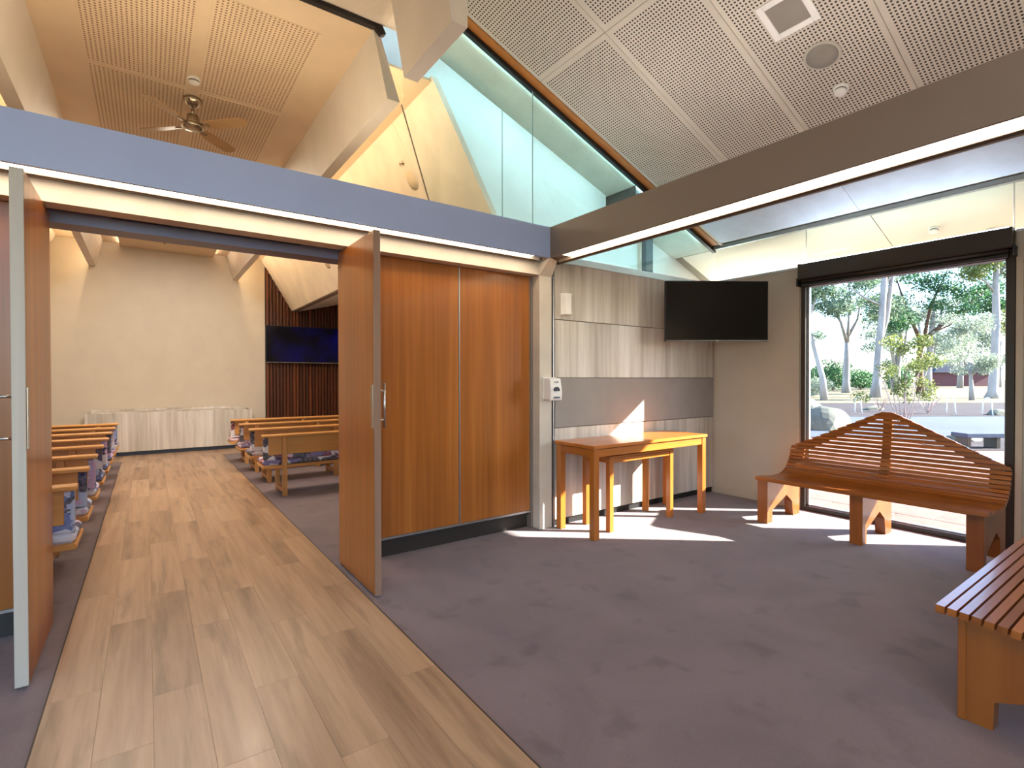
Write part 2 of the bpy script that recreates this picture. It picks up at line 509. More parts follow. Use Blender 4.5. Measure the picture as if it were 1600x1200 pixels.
# ------------------------------------------------------------------ WALLS of the near room
# panelled wall with tables in front (plane y = 3.70)
wf = smesh('wall_front', MB().box(3.10, 5.72, 3.725, 4.16, 0, 2.50), M_BLACK, 'limed oak panelled wall behind the nested tables', center=False)
for z0, z1, nm, mt in ((1.966, 2.50, 'wall_panel', M_LIME), (1.412, 1.960, 'wall_panel', M_LIME), (0.066, 0.932, 'wall_panel', M_LIME)):
    build(nm, MB().cbox(3.135, 5.69, 3.70, 3.726, z0, z1, 0.003), mt, wf)
build('fabric_panel', MB().cbox(3.135, 5.69, 3.694, 3.726, 0.937, 1.408, 0.004), M_GREYBAND, wf, label='smooth grey band across the panelled wall')
build('sill', MB().prism([(3.70, 2.50), (4.16, 2.50), (4.16, 2.585), (3.74, 2.585), (3.70, 2.51)], 'x', 3.10, 5.70), M_SILL, wf, label='pale grey sill on top of the panels')
build('edge_profile', MB().box(3.108, 3.118, 3.69, 3.726, 0.0, 2.36), M_ALU, wf)

# window wall (plane x = 5.70)
wr = smesh('wall_right', MB().box(5.70, 5.86, 2.66, 3.725, 0, 2.59).box(5.70, 5.86, -3.6, 1.0, 0, 2.59).box(5.70, 5.86, 1.0, 2.66, 2.40, 2.59),
           M_BEIGE_R, 'beige panelled wall around the picture window', center=False)
build('cap_strip', MB().box(5.69, 5.87, 2.66, 3.725, 2.572, 2.596).box(5.69, 5.87, -3.6, 1.0, 2.572, 2.596), M_SILL, wr)
build('edge_board', MB().box(5.685, 5.70, 0.955, 0.995, 0.0, 2.57), M_BEIGE_R, wr)
build('edge_board', MB().box(5.685, 5.70, 2.672, 2.70, 0.0, 2.57), M_BEIGE_R, wr)
b = struct('baseboard_right', (0, 0, 0), 'low beige skirting under the window wall')
build('board', MB().cbox(5.682, 5.70, 2.70, 3.70, 0, 0.075, 0.003), M_BEIGE_R, b)
build('board', MB().cbox(5.682, 5.70, -3.5, 0.955, 0, 0.075, 0.003), M_BEIGE_R, b)

# picture window
w1 = struct('window_1', (0, 0, 0), 'tall picture window looking onto the park')
for nm, a in (('frame', (5.69, 5.80, 2.615, 2.66, 0.0, 2.42)), ('frame', (5.69, 5.80, 1.0, 1.06, 0.0, 2.42)),
              ('frame', (5.69, 5.80, 1.06, 2.615, 0.0, 0.045)), ('frame', (5.69, 5.80, 1.06, 2.615, 2.37, 2.42))):
    build(nm, MB().cbox(*a, 0.004), M_DBROWN, w1)
build('bead', MB().box(5.735, 5.765, 2.592, 2.615, 0.045, 2.37).box(5.735, 5.765, 1.06, 1.068, 0.045, 2.37).box(5.735, 5.765, 1.06, 2.615, 0.045, 0.058), M_ALU, w1, label='pale aluminium glazing bead')
build('pane', MB().box(5.748, 5.754, 1.068, 2.592, 0.058, 2.37), M_GLASS, w1)
build('added_uplight', MB().box(5.70, 5.72, -3.0, 3.6, 2.597, 2.603), emit('cool_eave_fill', (0.80, 0.92, 1.0), 3.0), w1, label='added cool fill strip on the wall head')  # hidden glow added to brighten the eave panels
rb = thing('roller_blind', 'dark brown roller blind cassette across the top of the window', 'blind', (5.63, 1.83, 2.38))
build('headbox', MB().prism([(5.60, 2.45), (5.615, 2.44), (5.70, 2.44), (5.70, 2.605), (5.60, 2.605)], 'y', 1.005, 2.655), M_DBROWN, rb, bevel=0.004)
build('bottom_rail', MB().cbox(5.625, 5.655, 1.03, 2.63, 2.372, 2.40, 0.005), M_BLACK, rb)
build('rolled_fabric', MB().tube([(5.65, 1.03, 2.425), (5.65, 2.63, 2.425)], 0.028, 14), M_DBROWN, rb, smooth=True)
build('added_light_strip', MB().box(5.61, 5.66, 1.03, 2.63, 2.606, 2.611), emit('cool_blind_fill', (0.78, 0.90, 1.0), 26.0), rb, label='added cool fill strip on top of the cassette')  # added glowing strip, lights the eave panels above the blind
build('end_cap', MB().cbox(5.605, 5.70, 2.655, 2.672, 2.375, 2.46, 0.004), M_BLACK, rb)
build('end_cap', MB().cbox(5.605, 5.70, 0.988, 1.005, 2.375, 2.46, 0.004), M_BLACK, rb)

# left wall with tall glazing, back wall with glazing (both behind the camera)
wl_ = smesh('wall_left', MB().box(-4.4, -4.2, -3.7, -3.3, 0, 4.2).box(-4.4, -4.2, 2.3, 4.1, 0, 4.2).box(-4.4, -4.2, -3.3, 2.3, 2.5, 4.2), M_BEIGE, 'plain beige left wall with tall glazing', center=False)
w4 = struct('window_4', (0, 0, 0), 'tall glazing in the left wall')
for y in (-3.3, -1.9, -0.5, 0.9, 2.25):
    build('mullion', MB().box(-4.34, -4.26, y, y + 0.05, 0, 2.5), M_DBROWN, w4)
for y in (-3.25, -1.85, -0.45, 0.95):
    build('pane', MB().box(-4.303, -4.297, y, y + 1.35, 0.02, 2.5), M_GLASS, w4)
wb = smesh('wall_back', MB().box(-4.4, -4.15, -3.7, -3.5, 0, 4.2).box(0.98, 5.86, -3.7, -3.5, 0, 4.6).box(-4.15, 0.98, -3.7, -3.5, 3.9, 4.2), M_BEIGE, 'plain beige back wall with entrance glazing', center=False)
w5 = struct('window_5', (0, 0, 0), 'entrance glazing in the back wall')
for x in (-4.15, -2.88, -1.61, -0.34, 0.93):
    build('mullion', MB().box(x, x + 0.05, -3.64, -3.56, 0, 3.9), M_DBROWN, w5)
for x in (-4.10, -2.83, -1.56, -0.29):
    build('pane', MB().box(x, x + 1.2, -3.603, -3.597, 0.02, 3.9), M_GLASS, w5)
smesh('wall_sun_screen', MB().box(2.25, 2.5, -9.4, -3.7, 0, 6.2), M_OUTWALL, 'added unseen wall blocking sun from the entrance glazing', center=False)  # added out of view to keep sun off the entrance glazing

# ------------------------------------------------------------------ CEILINGS
SL = 0.3743
def zs(x): return 3.045 + SL * (5.55 - x)
ceiling = smesh('ceiling', MB().box(-4.4, 1.62, -3.7, 3.70, 4.05, 4.3)
                .prism([(1.60, zs(1.60) + .03), (5.68, zs(5.68) + .03), (5.68, zs(5.68) + .22), (1.60, zs(1.60) + .3)], 'y', -3.7, 3.66)
                .box(1.595, 1.64, -3.7, 3.66, 4.0, 4.65)
                .box(-4.4, 5.2, 4.26, 12.6, 4.04, 4.2).box(-4.4, 1.40, 3.72, 4.26, 4.04, 4.2), M_CREAM, 'pitched and flat ceilings lined with perforated boards', center=False)
build('flat_lining', MB().box(-4.2, 1.46, -3.5, 3.675, 4.03, 4.05), plain('warm_ceiling_paint', (222, 206, 184), 0.75), ceiling)

# perforated boards on the slope: local x runs down the slope, local y along the ridge
TH = math.atan(SL)
def slope_tile(name, x0, x1, y0, y1, mat, proud=0.0):
    L = (x1 - x0) / math.cos(TH)
    xm = (x0 + x1) / 2; ym = (y0 + y1) / 2
    mb = MB().cbox(-L / 2 + .0015, L / 2 - .0015, -(y1 - y0) / 2 + .0015, (y1 - y0) / 2 - .0015, 0, 0.028, 0.0025)
    o = build(name, mb, mat, ceiling, center=False)
    o.location = (xm, ym, zs(xm) - proud)
    o.rotation_euler = (0, TH, 0)
    return o
mats = {}
def perf_for(L, W):
    k = (round(L, 3), round(W, 3))
    if k not in mats:
        nx = int((L - 0.07) / 0.0267); ny = int((W - 0.06) / 0.025)
        mats[k] = perforated('perforated_plasterboard', (204, 193, 180), (44, 36, 30), nx * 0.0267 / 2, ny * 0.025 / 2, 0.0267, 0.025, 0.0072,
                             0.5 if nx % 2 else 0.0, 0.5 if ny % 2 else 0.0)
    return mats[k]
ys = [3.585, 2.79, 2.055, 1.295, 0.55, -0.2, -0.95]
for i in range(len(ys) - 1):
    for x0, x1 in ((1.66, 2.868), (2.868, 4.72)):
        slope_tile('ceiling_tile', x0, x1, ys[i + 1], ys[i], perf_for((x1 - x0) / math.cos(TH), ys[i] - ys[i + 1]))
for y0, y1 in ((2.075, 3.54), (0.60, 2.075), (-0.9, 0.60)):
    slope_tile('eave_panel', 4.76, 5.60, y0, y1, plain('daylight_blue_eave', (212, 226, 246), 0.5), 0.012)  # blue of the daylight is put into the panel colour
slope_tile('eave_panel', 4.72, 5.66, 3.54, 3.585, M_CREAM)
slope_tile('ceiling_tile', 1.66, 5.66, -3.6, -0.95, M_CREAM)
# timber fascia and black channel along the gable glass
t8 = struct('trim_8', (0, 0, 0), 'orange timber fascia along the gable glass')
build('board', MB().prism([(1.63, zs(1.63) - .004), (5.62, zs(5.62) - .004), (5.62, zs(5.62) + .06), (1.63, zs(1.63) + .06)], 'y', 3.588, 3.672), M_TIMBERFASC, t8)
t9 = struct('trim_9', (0, 0, 0), 'black glazing channel along the ceiling edge')
build('channel', MB().prism([(1.60, zs(1.60) - .042), (5.70, zs(5.70) - .042), (5.70, zs(5.70) + .06), (1.60, zs(1.60) + .06)], 'y', 3.673, 3.715), M_BLACK, t9)
build('channel', MB().box(-0.76, 1.40, 3.672, 3.72, 4.0, 4.05), M_BLACK, t9)
build('channel', MB().prism([(1.385, 4.0), (1.43, 3.955), (1.47, 3.98), (1.43, 4.05), (1.385, 4.05)], 'y', 3.672, 3.72), M_BLACK, t9)
build('channel', MB().box(5.655, 5.71, -3.5, 3.70, zs(5.70) - 0.012, zs(5.70) + 0.03), plain('grey_channel', (150, 156, 154), 0.4, 0.4), t9, label='pale grey channel along the eave')

# soffit outside, beyond the glass
cs = struct('ceiling_eave', (0, 0, 0), 'cream soffit boards outside the high glass')
def zo(x): return 2.99 + 0.3743 * (5.70 - x)
for y0, y1 in ((2.03, 4.17), (0.0, 2.03), (-3.7, 0.0)):
    build('soffit_board', MB().prism([(5.715, zo(5.715)), (6.55, zo(6.55)), (6.55, zo(6.55) + .025), (5.715, zo(5.715) + .025)], 'y', y0 + .004, y1 - .004), M_SOFFIT, cs)
build('roof_edge', MB().prism([(5.69, zo(5.69) + .025), (6.60, zo(6.60) + .0), (6.60, zo(6.60) + .20), (5.69, zo(5.69) + .3)], 'y', -3.7, 6.2), M_JOINT, cs)
build('gable_soffit', MB().prism([(1.36, zs(1.36)), (5.70, zs(5.70)), (5.70, zs(5.70) + .25), (1.36, zs(1.36) + .3)], 'y', 3.716, 6.2), plain('pale_green_soffit', (206, 214, 200), 0.7), cs)
build('roof_slab', MB().prism([(1.60, zs(1.60) + .25), (5.70, zs(5.70) + .2), (5.70, zs(5.70) + .3), (1.60, zs(1.60) + .42)], 'y', -3.7, 6.2), M_JOINT, cs)

# outer white wall seen through the gable glass
wo_ = smesh('wall_outer', MB().prism([(2.70, 2.4), (4.315, 2.4), (4.315, zs(4.315) + .05), (1.38, zs(1.38) + .05), (1.38, 4.06), (2.02, 4.06), (2.70, 2.90)], 'y', 4.18, 4.26).box(4.315, 8.0, 4.30, 4.38, 0, 4.0), M_OUTWALL, 'white outer wall seen through the gable glass', center=False)
build('wall_joint', MB().box(2.862, 2.872, 4.176, 4.181, 2.4, 4.06), M_JOINTP, wo_)
build('gutter', MB().box(4.32, 4.46, 3.74, 4.29, 3.20, 3.495), M_BLACK, wo_, label='dark metal gutter end')
build('steel_post', MB().cbox(5.03, 5.16, 4.19, 4.29, 2.5, 3.3, 0.004), plain('slate_steel', (70, 84, 90), 0.45, 0.3), wo_, label='dark steel post behind the glass')
build('cove_strip', MB().box(2.75, 2.95, 3.90, 3.94, 2.746, 2.752).box(3.25, 5.5, 3.98, 4.02, 2.586, 2.592), M_FILLC, wo_, label='added cool fill strip on the ledge')  # unseen strips added to light the outer wall

build('added_head_strip', MB().prism([(2.12, zs(2.12) - .010), (5.5, zs(5.5) - .010), (5.5, zs(5.5) - .001), (2.12, zs(2.12) - .001)], 'y', 3.718, 3.732), emit('cool_head_fill', (0.58, 0.92, 1.0), 95.0), wo_, label='added cool fill strip behind the glass head')  # added out of sight to wash the outer wall with cool light
# gable glazing (plane y = 3.69)
w2 = struct('window_2', (0, 0, 0), 'triangular gable glazing above the beams')
def gpane(poly, mt=M_GLASSA):
    build('pane', MB().prism(poly, 'y', 3.688, 3.694), mt, w2)
gpane([(1.856, 2.744), (2.864, 2.744), (2.864, zs(2.864) - .014), (1.61, zs(1.61) - .014), (1.61, 3.50)])
build('glazing_joint', MB().prism([(1.846, 2.744), (1.853, 2.744), (1.602, 3.50), (1.595, 3.50)], 'y', 3.686, 3.696), M_JOINT, w2)
build('glazing_joint', MB().box(2.865, 2.869, 3.686, 3.696, 2.744, zs(2.867) - .014), M_JOINTP, w2)
gpane([(2.870, 2.744), (3.166, 2.744), (3.166, 2.585), (4.28, 2.585), (4.28, zs(4.28) - .014), (2.870, zs(2.87) - .014)])
gpane([(4.286, 2.585), (5.69, 2.585), (5.69, zs(5.69) - .014), (4.286, zs(4.286) - .014)])
gpane([(-0.74, 2.744), (1.845, 2.744), (1.594, 3.50), (1.38, 3.98), (-0.70, 3.98)], M_GLASSC)
gpane([(-4.2, 2.744), (-0.90, 2.744), (-0.80, 4.0), (-4.2, 4.0)], M_GLASSC)
# eave glazing (plane x = 5.70)
w3 = struct('window_3', (0, 0, 0), 'low strip of glass between the window wall and the eave')
yj = [3.685, 2.612, 1.015, -1.2, -3.5]
for i in range(4):
    build('pane', MB().box(5.697, 5.703, yj[i + 1] + .004, yj[i] - .004, 2.597, zs(5.70) - .012), M_GLASSG, w3)
for y in yj[1:4]:
    build('glazing_joint', MB().box(5.694, 5.706, y - .004, y + .004, 2.597, zs(5.70) - .012), M_WHITE, w3)

# ------------------------------------------------------------------ BEAMS
BZ0, BZ1 = 2.475, 2.744
t1 = struct('trim_1', (0, 0, 0), 'long grey beam over the folding doors with a lit underside')
build('beam', MB().box(-4.2, 2.915, 3.50, 3.76, 2.502, BZ1).box(-4.2, 2.915, 3.50, 3.524, BZ0, 2.502), M_BEAM, t1)
build('led_diffuser', MB().box(-4.2, 2.80, 3.524, 3.632, 2.494, 2.503), M_LED, t1, label='glowing warm light strip under the beam')
build('rail', MB().box(-4.2, 2.90, 3.632, 3.645, 2.476, 2.503), M_CREAM, t1)
build('rail', MB().box(-4.2, 2.90, 3.668, 3.70, 2.476, 2.503), M_BEAMBROWN, t1)
t2 = struct('trim_2', (0, 0, 0), 'grey beam running to the right with a lit underside')
build('beam', MB().box(2.915, 3.166, -3.5, 3.685, 2.502, BZ1).box(2.915, 2.938, -3.5, 3.62, BZ0, 2.502).box(3.142, 3.166, -3.5, 3.685, BZ0, 2.502), M_BEAMBROWN, t2)
build('led_diffuser', MB().box(2.938, 3.095, -3.5, 3.42, 2.494, 2.503), M_LED, t2, label='glowing warm light strip under the beam')
build('rail', MB().box(3.095, 3.108, -3.5, 3.60, 2.478, 2.503), M_CREAM, t2)
t3 = struct('trim_3', (0, 0, 0), 'cream lintel and door track over the folding doors')
build('lintel', MB().box(-4.2, 2.953, 3.70, 3.835, 2.36, 2.476), M_CREAM, t3)
build('lintel', MB().box(-4.2, 3.10, 3.76, 4.10, 2.50, 2.744).box(-4.2, 3.10, 3.90, 4.10, 2.40, 2.50), M_CREAM, t3)
build('track', MB().box(-4.2, 2.953, 3.835, 3.905, 2.375, 2.42), M_BEAMBROWN, t3)
build('slot', MB().box(-0.17, 0.90, 3.84, 3.895, 2.366, 2.376), M_DARKSLOT, t3, label='dark slot in the door track')
build('track_rail', MB().box(-4.2, 2.953, 3.905, 4.08, 2.302, 2.40), M_TRACK, t3, label='grey blue track rail')
t4 = struct('trim_4', (0, 0, 0), 'pale post between the doors and the panelled wall')
build('post', MB().cbox(2.953, 3.10, 3.70, 4.10, 0, 2.36, 0.003), M_POST, t4)
build('bracket', MB().add([(2.953, 3.70, 2.355), (3.10, 3.70, 2.355), (3.10, 3.84, 2.355), (2.953, 3.84, 2.355), (2.918, 3.502, 2.478), (3.06, 3.575, 2.478), (3.10, 3.70, 2.478), (2.953, 3.70, 2.478)],
      [(0, 1, 2, 3), (4, 5, 6, 7), (0, 1, 5, 4), (1, 2, 6, 5), (2, 3, 7, 6), (3, 0, 4, 7)]), M_POST, t4)

build('added_uplight', MB().box(2.98, 3.06, -3.2, 3.40, BZ1 + .001, BZ1 + .008), emit('warm_fill_a', (1.0, 0.94, 0.87), 22.0), t2, label='added warm fill strip on top of the beam')  # unseen fill added to lift the perforated ceiling
build('added_uplight', MB().box(-0.72, 1.42, 3.95, 4.03, BZ1 + .001, BZ1 + .008), emit('warm_fill_b', (1.0, 0.80, 0.58), 34.0), t3, label='added warm fill strip on top of the lintel')  # unseen fill added to lift the chapel ceiling

# ------------------------------------------------------------------ FOLDING DOORS
def leaf(name, x0, x1, outer, label, edge):
    d = struct(name, ((x0 + x1) / 2, 3.53, 0), label)
    build('panel', MB().cbox(x0, x1, 3.158, 3.90, 0.014, 2.35, 0.003), M_DOOR, d)
    build('edge_strip', MB().cbox(x0, x1, 3.150, 3.158, 0.014, 2.35, 0.002), edge, d, label='paler timber edge of the leaf')
    inner = x0 if outer > 0 else x1
    build('pull_plate', MB().cbox(inner - 0.004 if outer > 0 else inner, inner if outer > 0 else inner + 0.004, 3.166, 3.206, 1.085, 1.365, 0.001), M_STEEL, d, label='flat steel pull plate')
    ox = x1 if outer > 0 else x0
    hx = ox + outer * (0.042 if outer > 0 else 0.060)
    h = build('pull_handle', MB().tube([(hx, 3.20, 1.085), (hx, 3.20, 1.375)], 0.009, 12), M_STEEL, d, smooth=True, label='round steel pull handle')
    for z in (1.135, 1.325):
        build('standoff', MB().tube([(ox, 3.20, z), (hx, 3.20, z)], 0.007, 10), M_STEEL, h, smooth=True)
    return d
leaf('door_1', 1.173, 1.216, +1, 'open folding door leaf right of the aisle', M_DOOREDGE2)
leaf('door_2', -0.495, -0.447, -1, 'open folding door leaf left of the aisle', M_DOOREDGE)
def closed(name, xs, label):
    d = struct(name, ((xs[0] + xs[-1]) / 2, 3.82, 0), label)
    for a, b_ in zip(xs, xs[1:]):
        build('panel', MB().cbox(a + .006, b_ - .006, 3.81, 3.834, 0.165, 2.356, 0.002), M_DOOR, d)
        build('frame', MB().box(a, a + .006, 3.806, 3.834, 0.15, 2.358).box(b_ - .006, b_, 3.806, 3.834, 0.15, 2.358).box(a, b_, 3.804, 3.834, 0.148, 0.165), M_ALU, d, label='slim aluminium frame')
    build('kickboard', MB().box(xs[0], xs[-1], 3.862, 3.88, 0, 0.15), M_KICK, d, label='dark recessed kickboard')
    build('core', MB().box(xs[0], xs[-1], 3.834, 3.86, 0.12, 2.356), M_KICK, d)
    return d
closed('door_3', [1.46, 2.166, 2.925], 'two closed veneered door panels beside the post')
closed('door_4', [-2.9, -2.1, -1.3, -0.55], 'closed veneered door panels at the far left')
build('jamb', MB().box(2.928, 2.953, 3.80, 4.08, 0, 2.36), M_BEAMBROWN, t4)
smesh('wall_left_return', MB().box(-4.2, -2.9, 3.80, 4.1, 0, 2.36), M_CREAM, 'short cream wall beside the far left doors', center=False)

# ------------------------------------------------------------------ CHAPEL
M_CHAPEL = plain('chapel_ceiling_paint', (222, 198, 166), 0.8, var=0.02)
XC = 0.36
def mir(x): return 2 * XC - x
smesh('wall_end', MB().box(-4.2, 2.11, 12.3, 12.5, 0, 4.05), M_BEIGE, 'beige end wall behind the altar bench', center=False)
ws = smesh('wall_slatted', MB().box(2.11, 5.2, 12.3, 12.5, 0, 4.05), plain('slat_backing', (34, 18, 12), 0.7), 'dark timber slatted wall behind the wall screen', center=False)
sm = None
x = 2.128; k = 0
while x < 4.15:
    zt = min(3.88, max(3.0, 2.937 - 1.73 * (x - 2.654) - 0.01)) if x < 2.62 else 2.93 + 0.26 * (x - 2.78) + 0.02
    if x < 2.62:
        mb = MB().cbox(x, x + 0.05, 12.248, 12.30, 0, max(2.95, 2.937 - 1.73 * (x - 2.654)), 0.004)
    else:
        mb = MB().cbox(x, x + 0.05, 12.248, 12.30, 0, max(2.92, zt), 0.004)
    build('slat', mb, M_SLAT, ws)
    x += 0.069
smesh('wall_chapel_right', MB().box(5.0, 5.2, 4.26, 12.5, 0, 4.05), M_CREAM, 'plain chapel side wall on the right', center=False)
smesh('wall_chapel_left', MB().box(-4.4, -4.2, 4.1, 12.5, 0, 4.05), M_CREAM, 'plain chapel side wall on the left', center=False)
smesh('wall_chapel_front', MB().box(3.10, 5.2, 4.16, 4.20, 0, 2.5), M_CREAM, 'chapel side of the panelled wall', center=False)

# flat chapel ceiling between the fins, with perforated boards
cc = struct('ceiling_chapel', (0, 0, 0), 'flat warm chapel ceiling with perforated boards and sloped sides')
build('flat_lining', MB().box(-1.35, 2.08, 4.06, 12.3, 4.0, 4.02).box(-1.35, 1.42, 3.72, 4.06, 4.0, 4.02), M_CHAPEL, cc)
pm = None
yb = [3.95, 5.40, 6.86, 8.32, 9.78, 11.24]
for i in range(5):
    for x0, x1 in ((-0.385, 0.30), (0.385, 1.09)):
        y0, y1 = yb[i] + .03, yb[i + 1] - .03
        if pm is None:
            nx = int((x1 - x0) / 0.0295); ny = int((y1 - y0) / 0.0295)
            pm = perforated('perforated_chapel_board', (222, 198, 166), (128, 92, 64), nx * .0295 / 2, ny * .0295 / 2, .0295, .0295, .0072, 0.5 if nx % 2 else 0.0, 0.5 if ny % 2 else 0.0)
        build('ceiling_tile', MB().cbox(x0 - .0, x1 + .0, y0, y1, 3.996, 4.003, 0.0015), pm, cc)
# sloped linings left and right
def slope_side(sgn):
    f = (lambda x: x) if sgn > 0 else mir
    zt = 4.03; xt = 2.654 - (zt - 2.937) / 1.73
    segs = [4.03, 4.94, 8.2, 12.29]
    for a, b_ in zip(segs, segs[1:]):
        build('sloped_lining', MB().prism([(f(xt), zt), (f(2.654), 2.937), (f(2.70), 2.937), (f(2.70), 2.97), (f(xt + .06), zt)], 'y', a + .002, b_ - .002), M_CREAM, cc)
    build('edge_trim', MB().prism([(f(2.70), 2.937), (f(2.78), 2.925), (f(2.78), 2.96), (f(2.70), 2.97)], 'y', 4.20, 12.29), M_BEAMBROWN, cc)
    build('raking_lining', MB().prism([(f(2.78), 2.93), (f(5.02), 3.51), (f(5.02), 3.54), (f(2.78), 2.96)], 'y', 4.20, 12.29), M_WHITE, cc)
slope_side(1); slope_side(-1)
# fins (deep leaning beams along the chapel)
def fin(name, sgn, y0, y1, zt, label):
    f = (lambda x: x) if sgn > 0 else mir
    t = struct(name, (0, 0, 0), label)
    ln = 0.22
    build('fin', MB().prism([(f(1.490), 3.52), (f(1.592), 3.52), (f(1.592 - 0.34 * (zt - 3.52)), zt), (f(1.490 - ln * (zt - 3.52)), zt)], 'y', y0, y1), M_FIN, t)
    return t
M_FIN = plain('fin_paint', (232, 221, 206), 0.65, var=0.02)
t5 = fin('trim_5', 1, 3.705, 12.30, 4.02, 'deep leaning ceiling fin on the right of the chapel')
t6 = fin('trim_6', -1, 3.705, 12.30, 4.02, 'deep leaning ceiling fin on the left of the chapel')
build('led_strip', MB().box(1.556, 1.576, 3.78, 12.2, 3.63, 3.655), M_LEDW, t5, label='hidden warm light strip along the fin')
build('led_strip', MB().box(mir(1.556), mir(1.576), 3.78, 12.2, 3.63, 3.655), M_LEDW, t6, label='hidden warm light strip along the fin')
t7 = struct('trim_7', (0, 0, 0), 'short fin end hanging in the near room')
build('fin', MB().prism([(1.482, 3.52), (1.588, 3.52), (1.588, 4.6), (1.47, 4.6), (1.39, 4.03)], 'y', 2.682, 3.38), M_FIN, t7)
t7b = struct('trim_10', (0, 0, 0), 'short fin end hanging at the left of the near room')
build('fin', MB().prism([(mir(1.482), 3.52), (mir(1.588), 3.52), (mir(1.588), 4.05), (mir(1.39), 4.05)], 'y', 2.682, 3.38), M_FIN, t7b)

for i, (x, y) in enumerate(CHAPEL_FILL):
    d = thing('downlight', 'added unseen chapel downlight ' + ['left of the fan line, nearer row', 'right of the fan line, nearer row', 'in the middle of the ceiling', 'left of the fan line, farther row', 'right of the fan line, farther row'][i], 'light', (x, y, 4.0), 'added chapel downlights')
    build('trim_ring', MB().lathe([(0.085, 0.0), (0.085, -0.012), (0.07, -0.02)], 20, Matrix.Translation((x, y, 3.996))), M_WHITEPL, d)
    build('lens', MB().lathe([(0.068, 0.0), (0.068, -0.006)], 20, Matrix.Translation((x, y, 3.977))), M_LAMPLENS, d)
for i, (x, y) in enumerate(ROOM_FILL):
    d = thing('downlight', 'added unseen near room downlight ' + ['over the aisle left edge, first row', 'over the aisle right edge, first row', 'over the aisle left edge, second row', 'over the aisle right edge, second row', 'closest to the entrance glazing'][i], 'light', (x, y, 4.03), 'added near room downlights')
    build('trim_ring', MB().lathe([(0.085, 0.0), (0.085, -0.012), (0.07, -0.02)], 20, Matrix.Translation((x, y, 4.03))), M_WHITEPL, d)
    build('lens', MB().lathe([(0.068, 0.0), (0.068, -0.004)], 20, Matrix.Translation((x, y, 4.012))), M_LAMPLENS, d)

build('lowered_panel', MB().box(-0.41, 1.13, 8.6, 12.29, 3.94, 3.955), M_CHAPEL, cc)
build('cove_strip', MB().box(-0.405, -0.385, 8.62, 12.2, 3.957, 3.972).box(1.105, 1.125, 8.62, 12.2, 3.957, 3.972), emit('cove_warm', (1.0, 0.86, 0.68), 14.0), cc, label='warm strip along the lowered panel')
# altar bench
al = thing('altar_bench', 'long limed oak altar bench against the beige end wall', 'altar', (0.41, 11.98, 0))
AX0, AX1, AY0, AY1, AZ = -0.91, 1.76, 11.70, 12.28, 0.79
build('front_panel', MB().cbox(AX0 + .05, AX1 - .05, AY0, AY0 + .03, 0.075, AZ, 0.003), M_LIME, al)
build('side_panel', MB().cbox(AX0, AX0 + .05, AY0 - .004, AY1, 0.075, AZ + .004, 0.003), M_LIME, al)
build('side_panel', MB().cbox(AX1 - .05, AX1, AY0 - .004, AY1, 0.075, AZ + .004, 0.003), M_LIME, al)
build('top_board', MB().cbox(AX0 + .05, AX1 - .05, AY0 + .03, AY1 - .05, 0.66, 0.69, 0.003), M_LIME, al)
build('back_panel', MB().cbox(AX0 + .05, AX1 - .05, AY1 - .05, AY1, 0.075, AZ + .05, 0.003), M_LIME, al)
build('ledge', MB().cbox(AX0 + .10, AX1 - .30, AY0 + .20, AY1 - .05, 0.74, 0.80, 0.004), M_LIME, al)
build('plinth', MB().box(AX0 + .03, AX1 - .03, AY0 + .02, AY1, 0, 0.075), M_KICKB, al, label='charcoal recessed plinth')

# pews
def make_pew(x0, x1, y0, name, label, group, fab, side):
    r = thing(name, label, 'pew', ((x0 + x1) / 2, y0, 0), group)
    build('top_rail', MB().cbox(x0 - .012, x1 + .012, y0 - .012, y0 + .120, 0.712, 0.74, 0.006), M_PEW_X, r)
    build('backrest', MB().cbox(x0 + .055, x1 - .055, y0 + .045, y0 + .068, 0.495, 0.712, 0.003), M_PEW_X, r)
    build('seat', MB().cbox(x0 - .005, x1 + .005, y0 + .03, y0 + .47, 0.335, 0.37, 0.005), M_PEW_X, r)
    build('back_cushion', MB().cbox(x0 + .005, x1 - .005, y0 + .062, y0 + .125, 0.43, 0.710, 0.014), fab, r, label='floral upholstered back cushion')
    build('seat_cushion', MB().cbox(x0 + .002, x1 - .002, y0 + .060, y0 + .475, 0.37, 0.432, 0.02), fab, r, label='floral upholstered seat cushion')
    n = 3
    for i in range(n):
        xx = x0 + 0.20 + i * (x1 - x0 - 0.46) / (n - 1)
        a, b_ = xx, xx + 0.055
        build('post', MB().cbox(a, b_, y0 - .005, y0 + .045, 0, 0.712, 0.004), M_PEW_Z, r)
        build('leg', MB().cbox(a, b_, y0 + .40, y0 + .45, 0, 0.335, 0.004), M_PEW_Z, r)
        build('leg', MB().cbox(a, b_, y0 + .045, y0 + .40, 0.045, 0.09, 0.004), M_PEW_Z, r, label='low foot rail between the legs')
    return r
ORD = ['nearest', 'second from the doors', 'third from the doors', 'fourth from the doors', 'fifth from the doors', 'sixth from the doors', 'seventh from the doors', 'last, nearest the altar bench,']
p0 = make_pew(1.11, 3.35, 6.57, 'pew', 'x', 'pews right of the aisle', M_FAB_R, 1)
p0['label'] = 'pine pew right of the aisle, nearest of four'
for i, y in enumerate((7.53, 8.49, 9.46)):
    dup(p0, (2.23, y, 0), 'pine pew right of the aisle, ' + ['second from the doors', 'third from the doors', 'farthest, nearest the altar bench'][i])
q0 = make_pew(-2.75, -0.375, 4.16, 'pew', 'x', 'pews left of the aisle', M_FAB_L, -1)
q0['label'] = 'pine pew with blue floral cushion left of the aisle, nearest of eight'
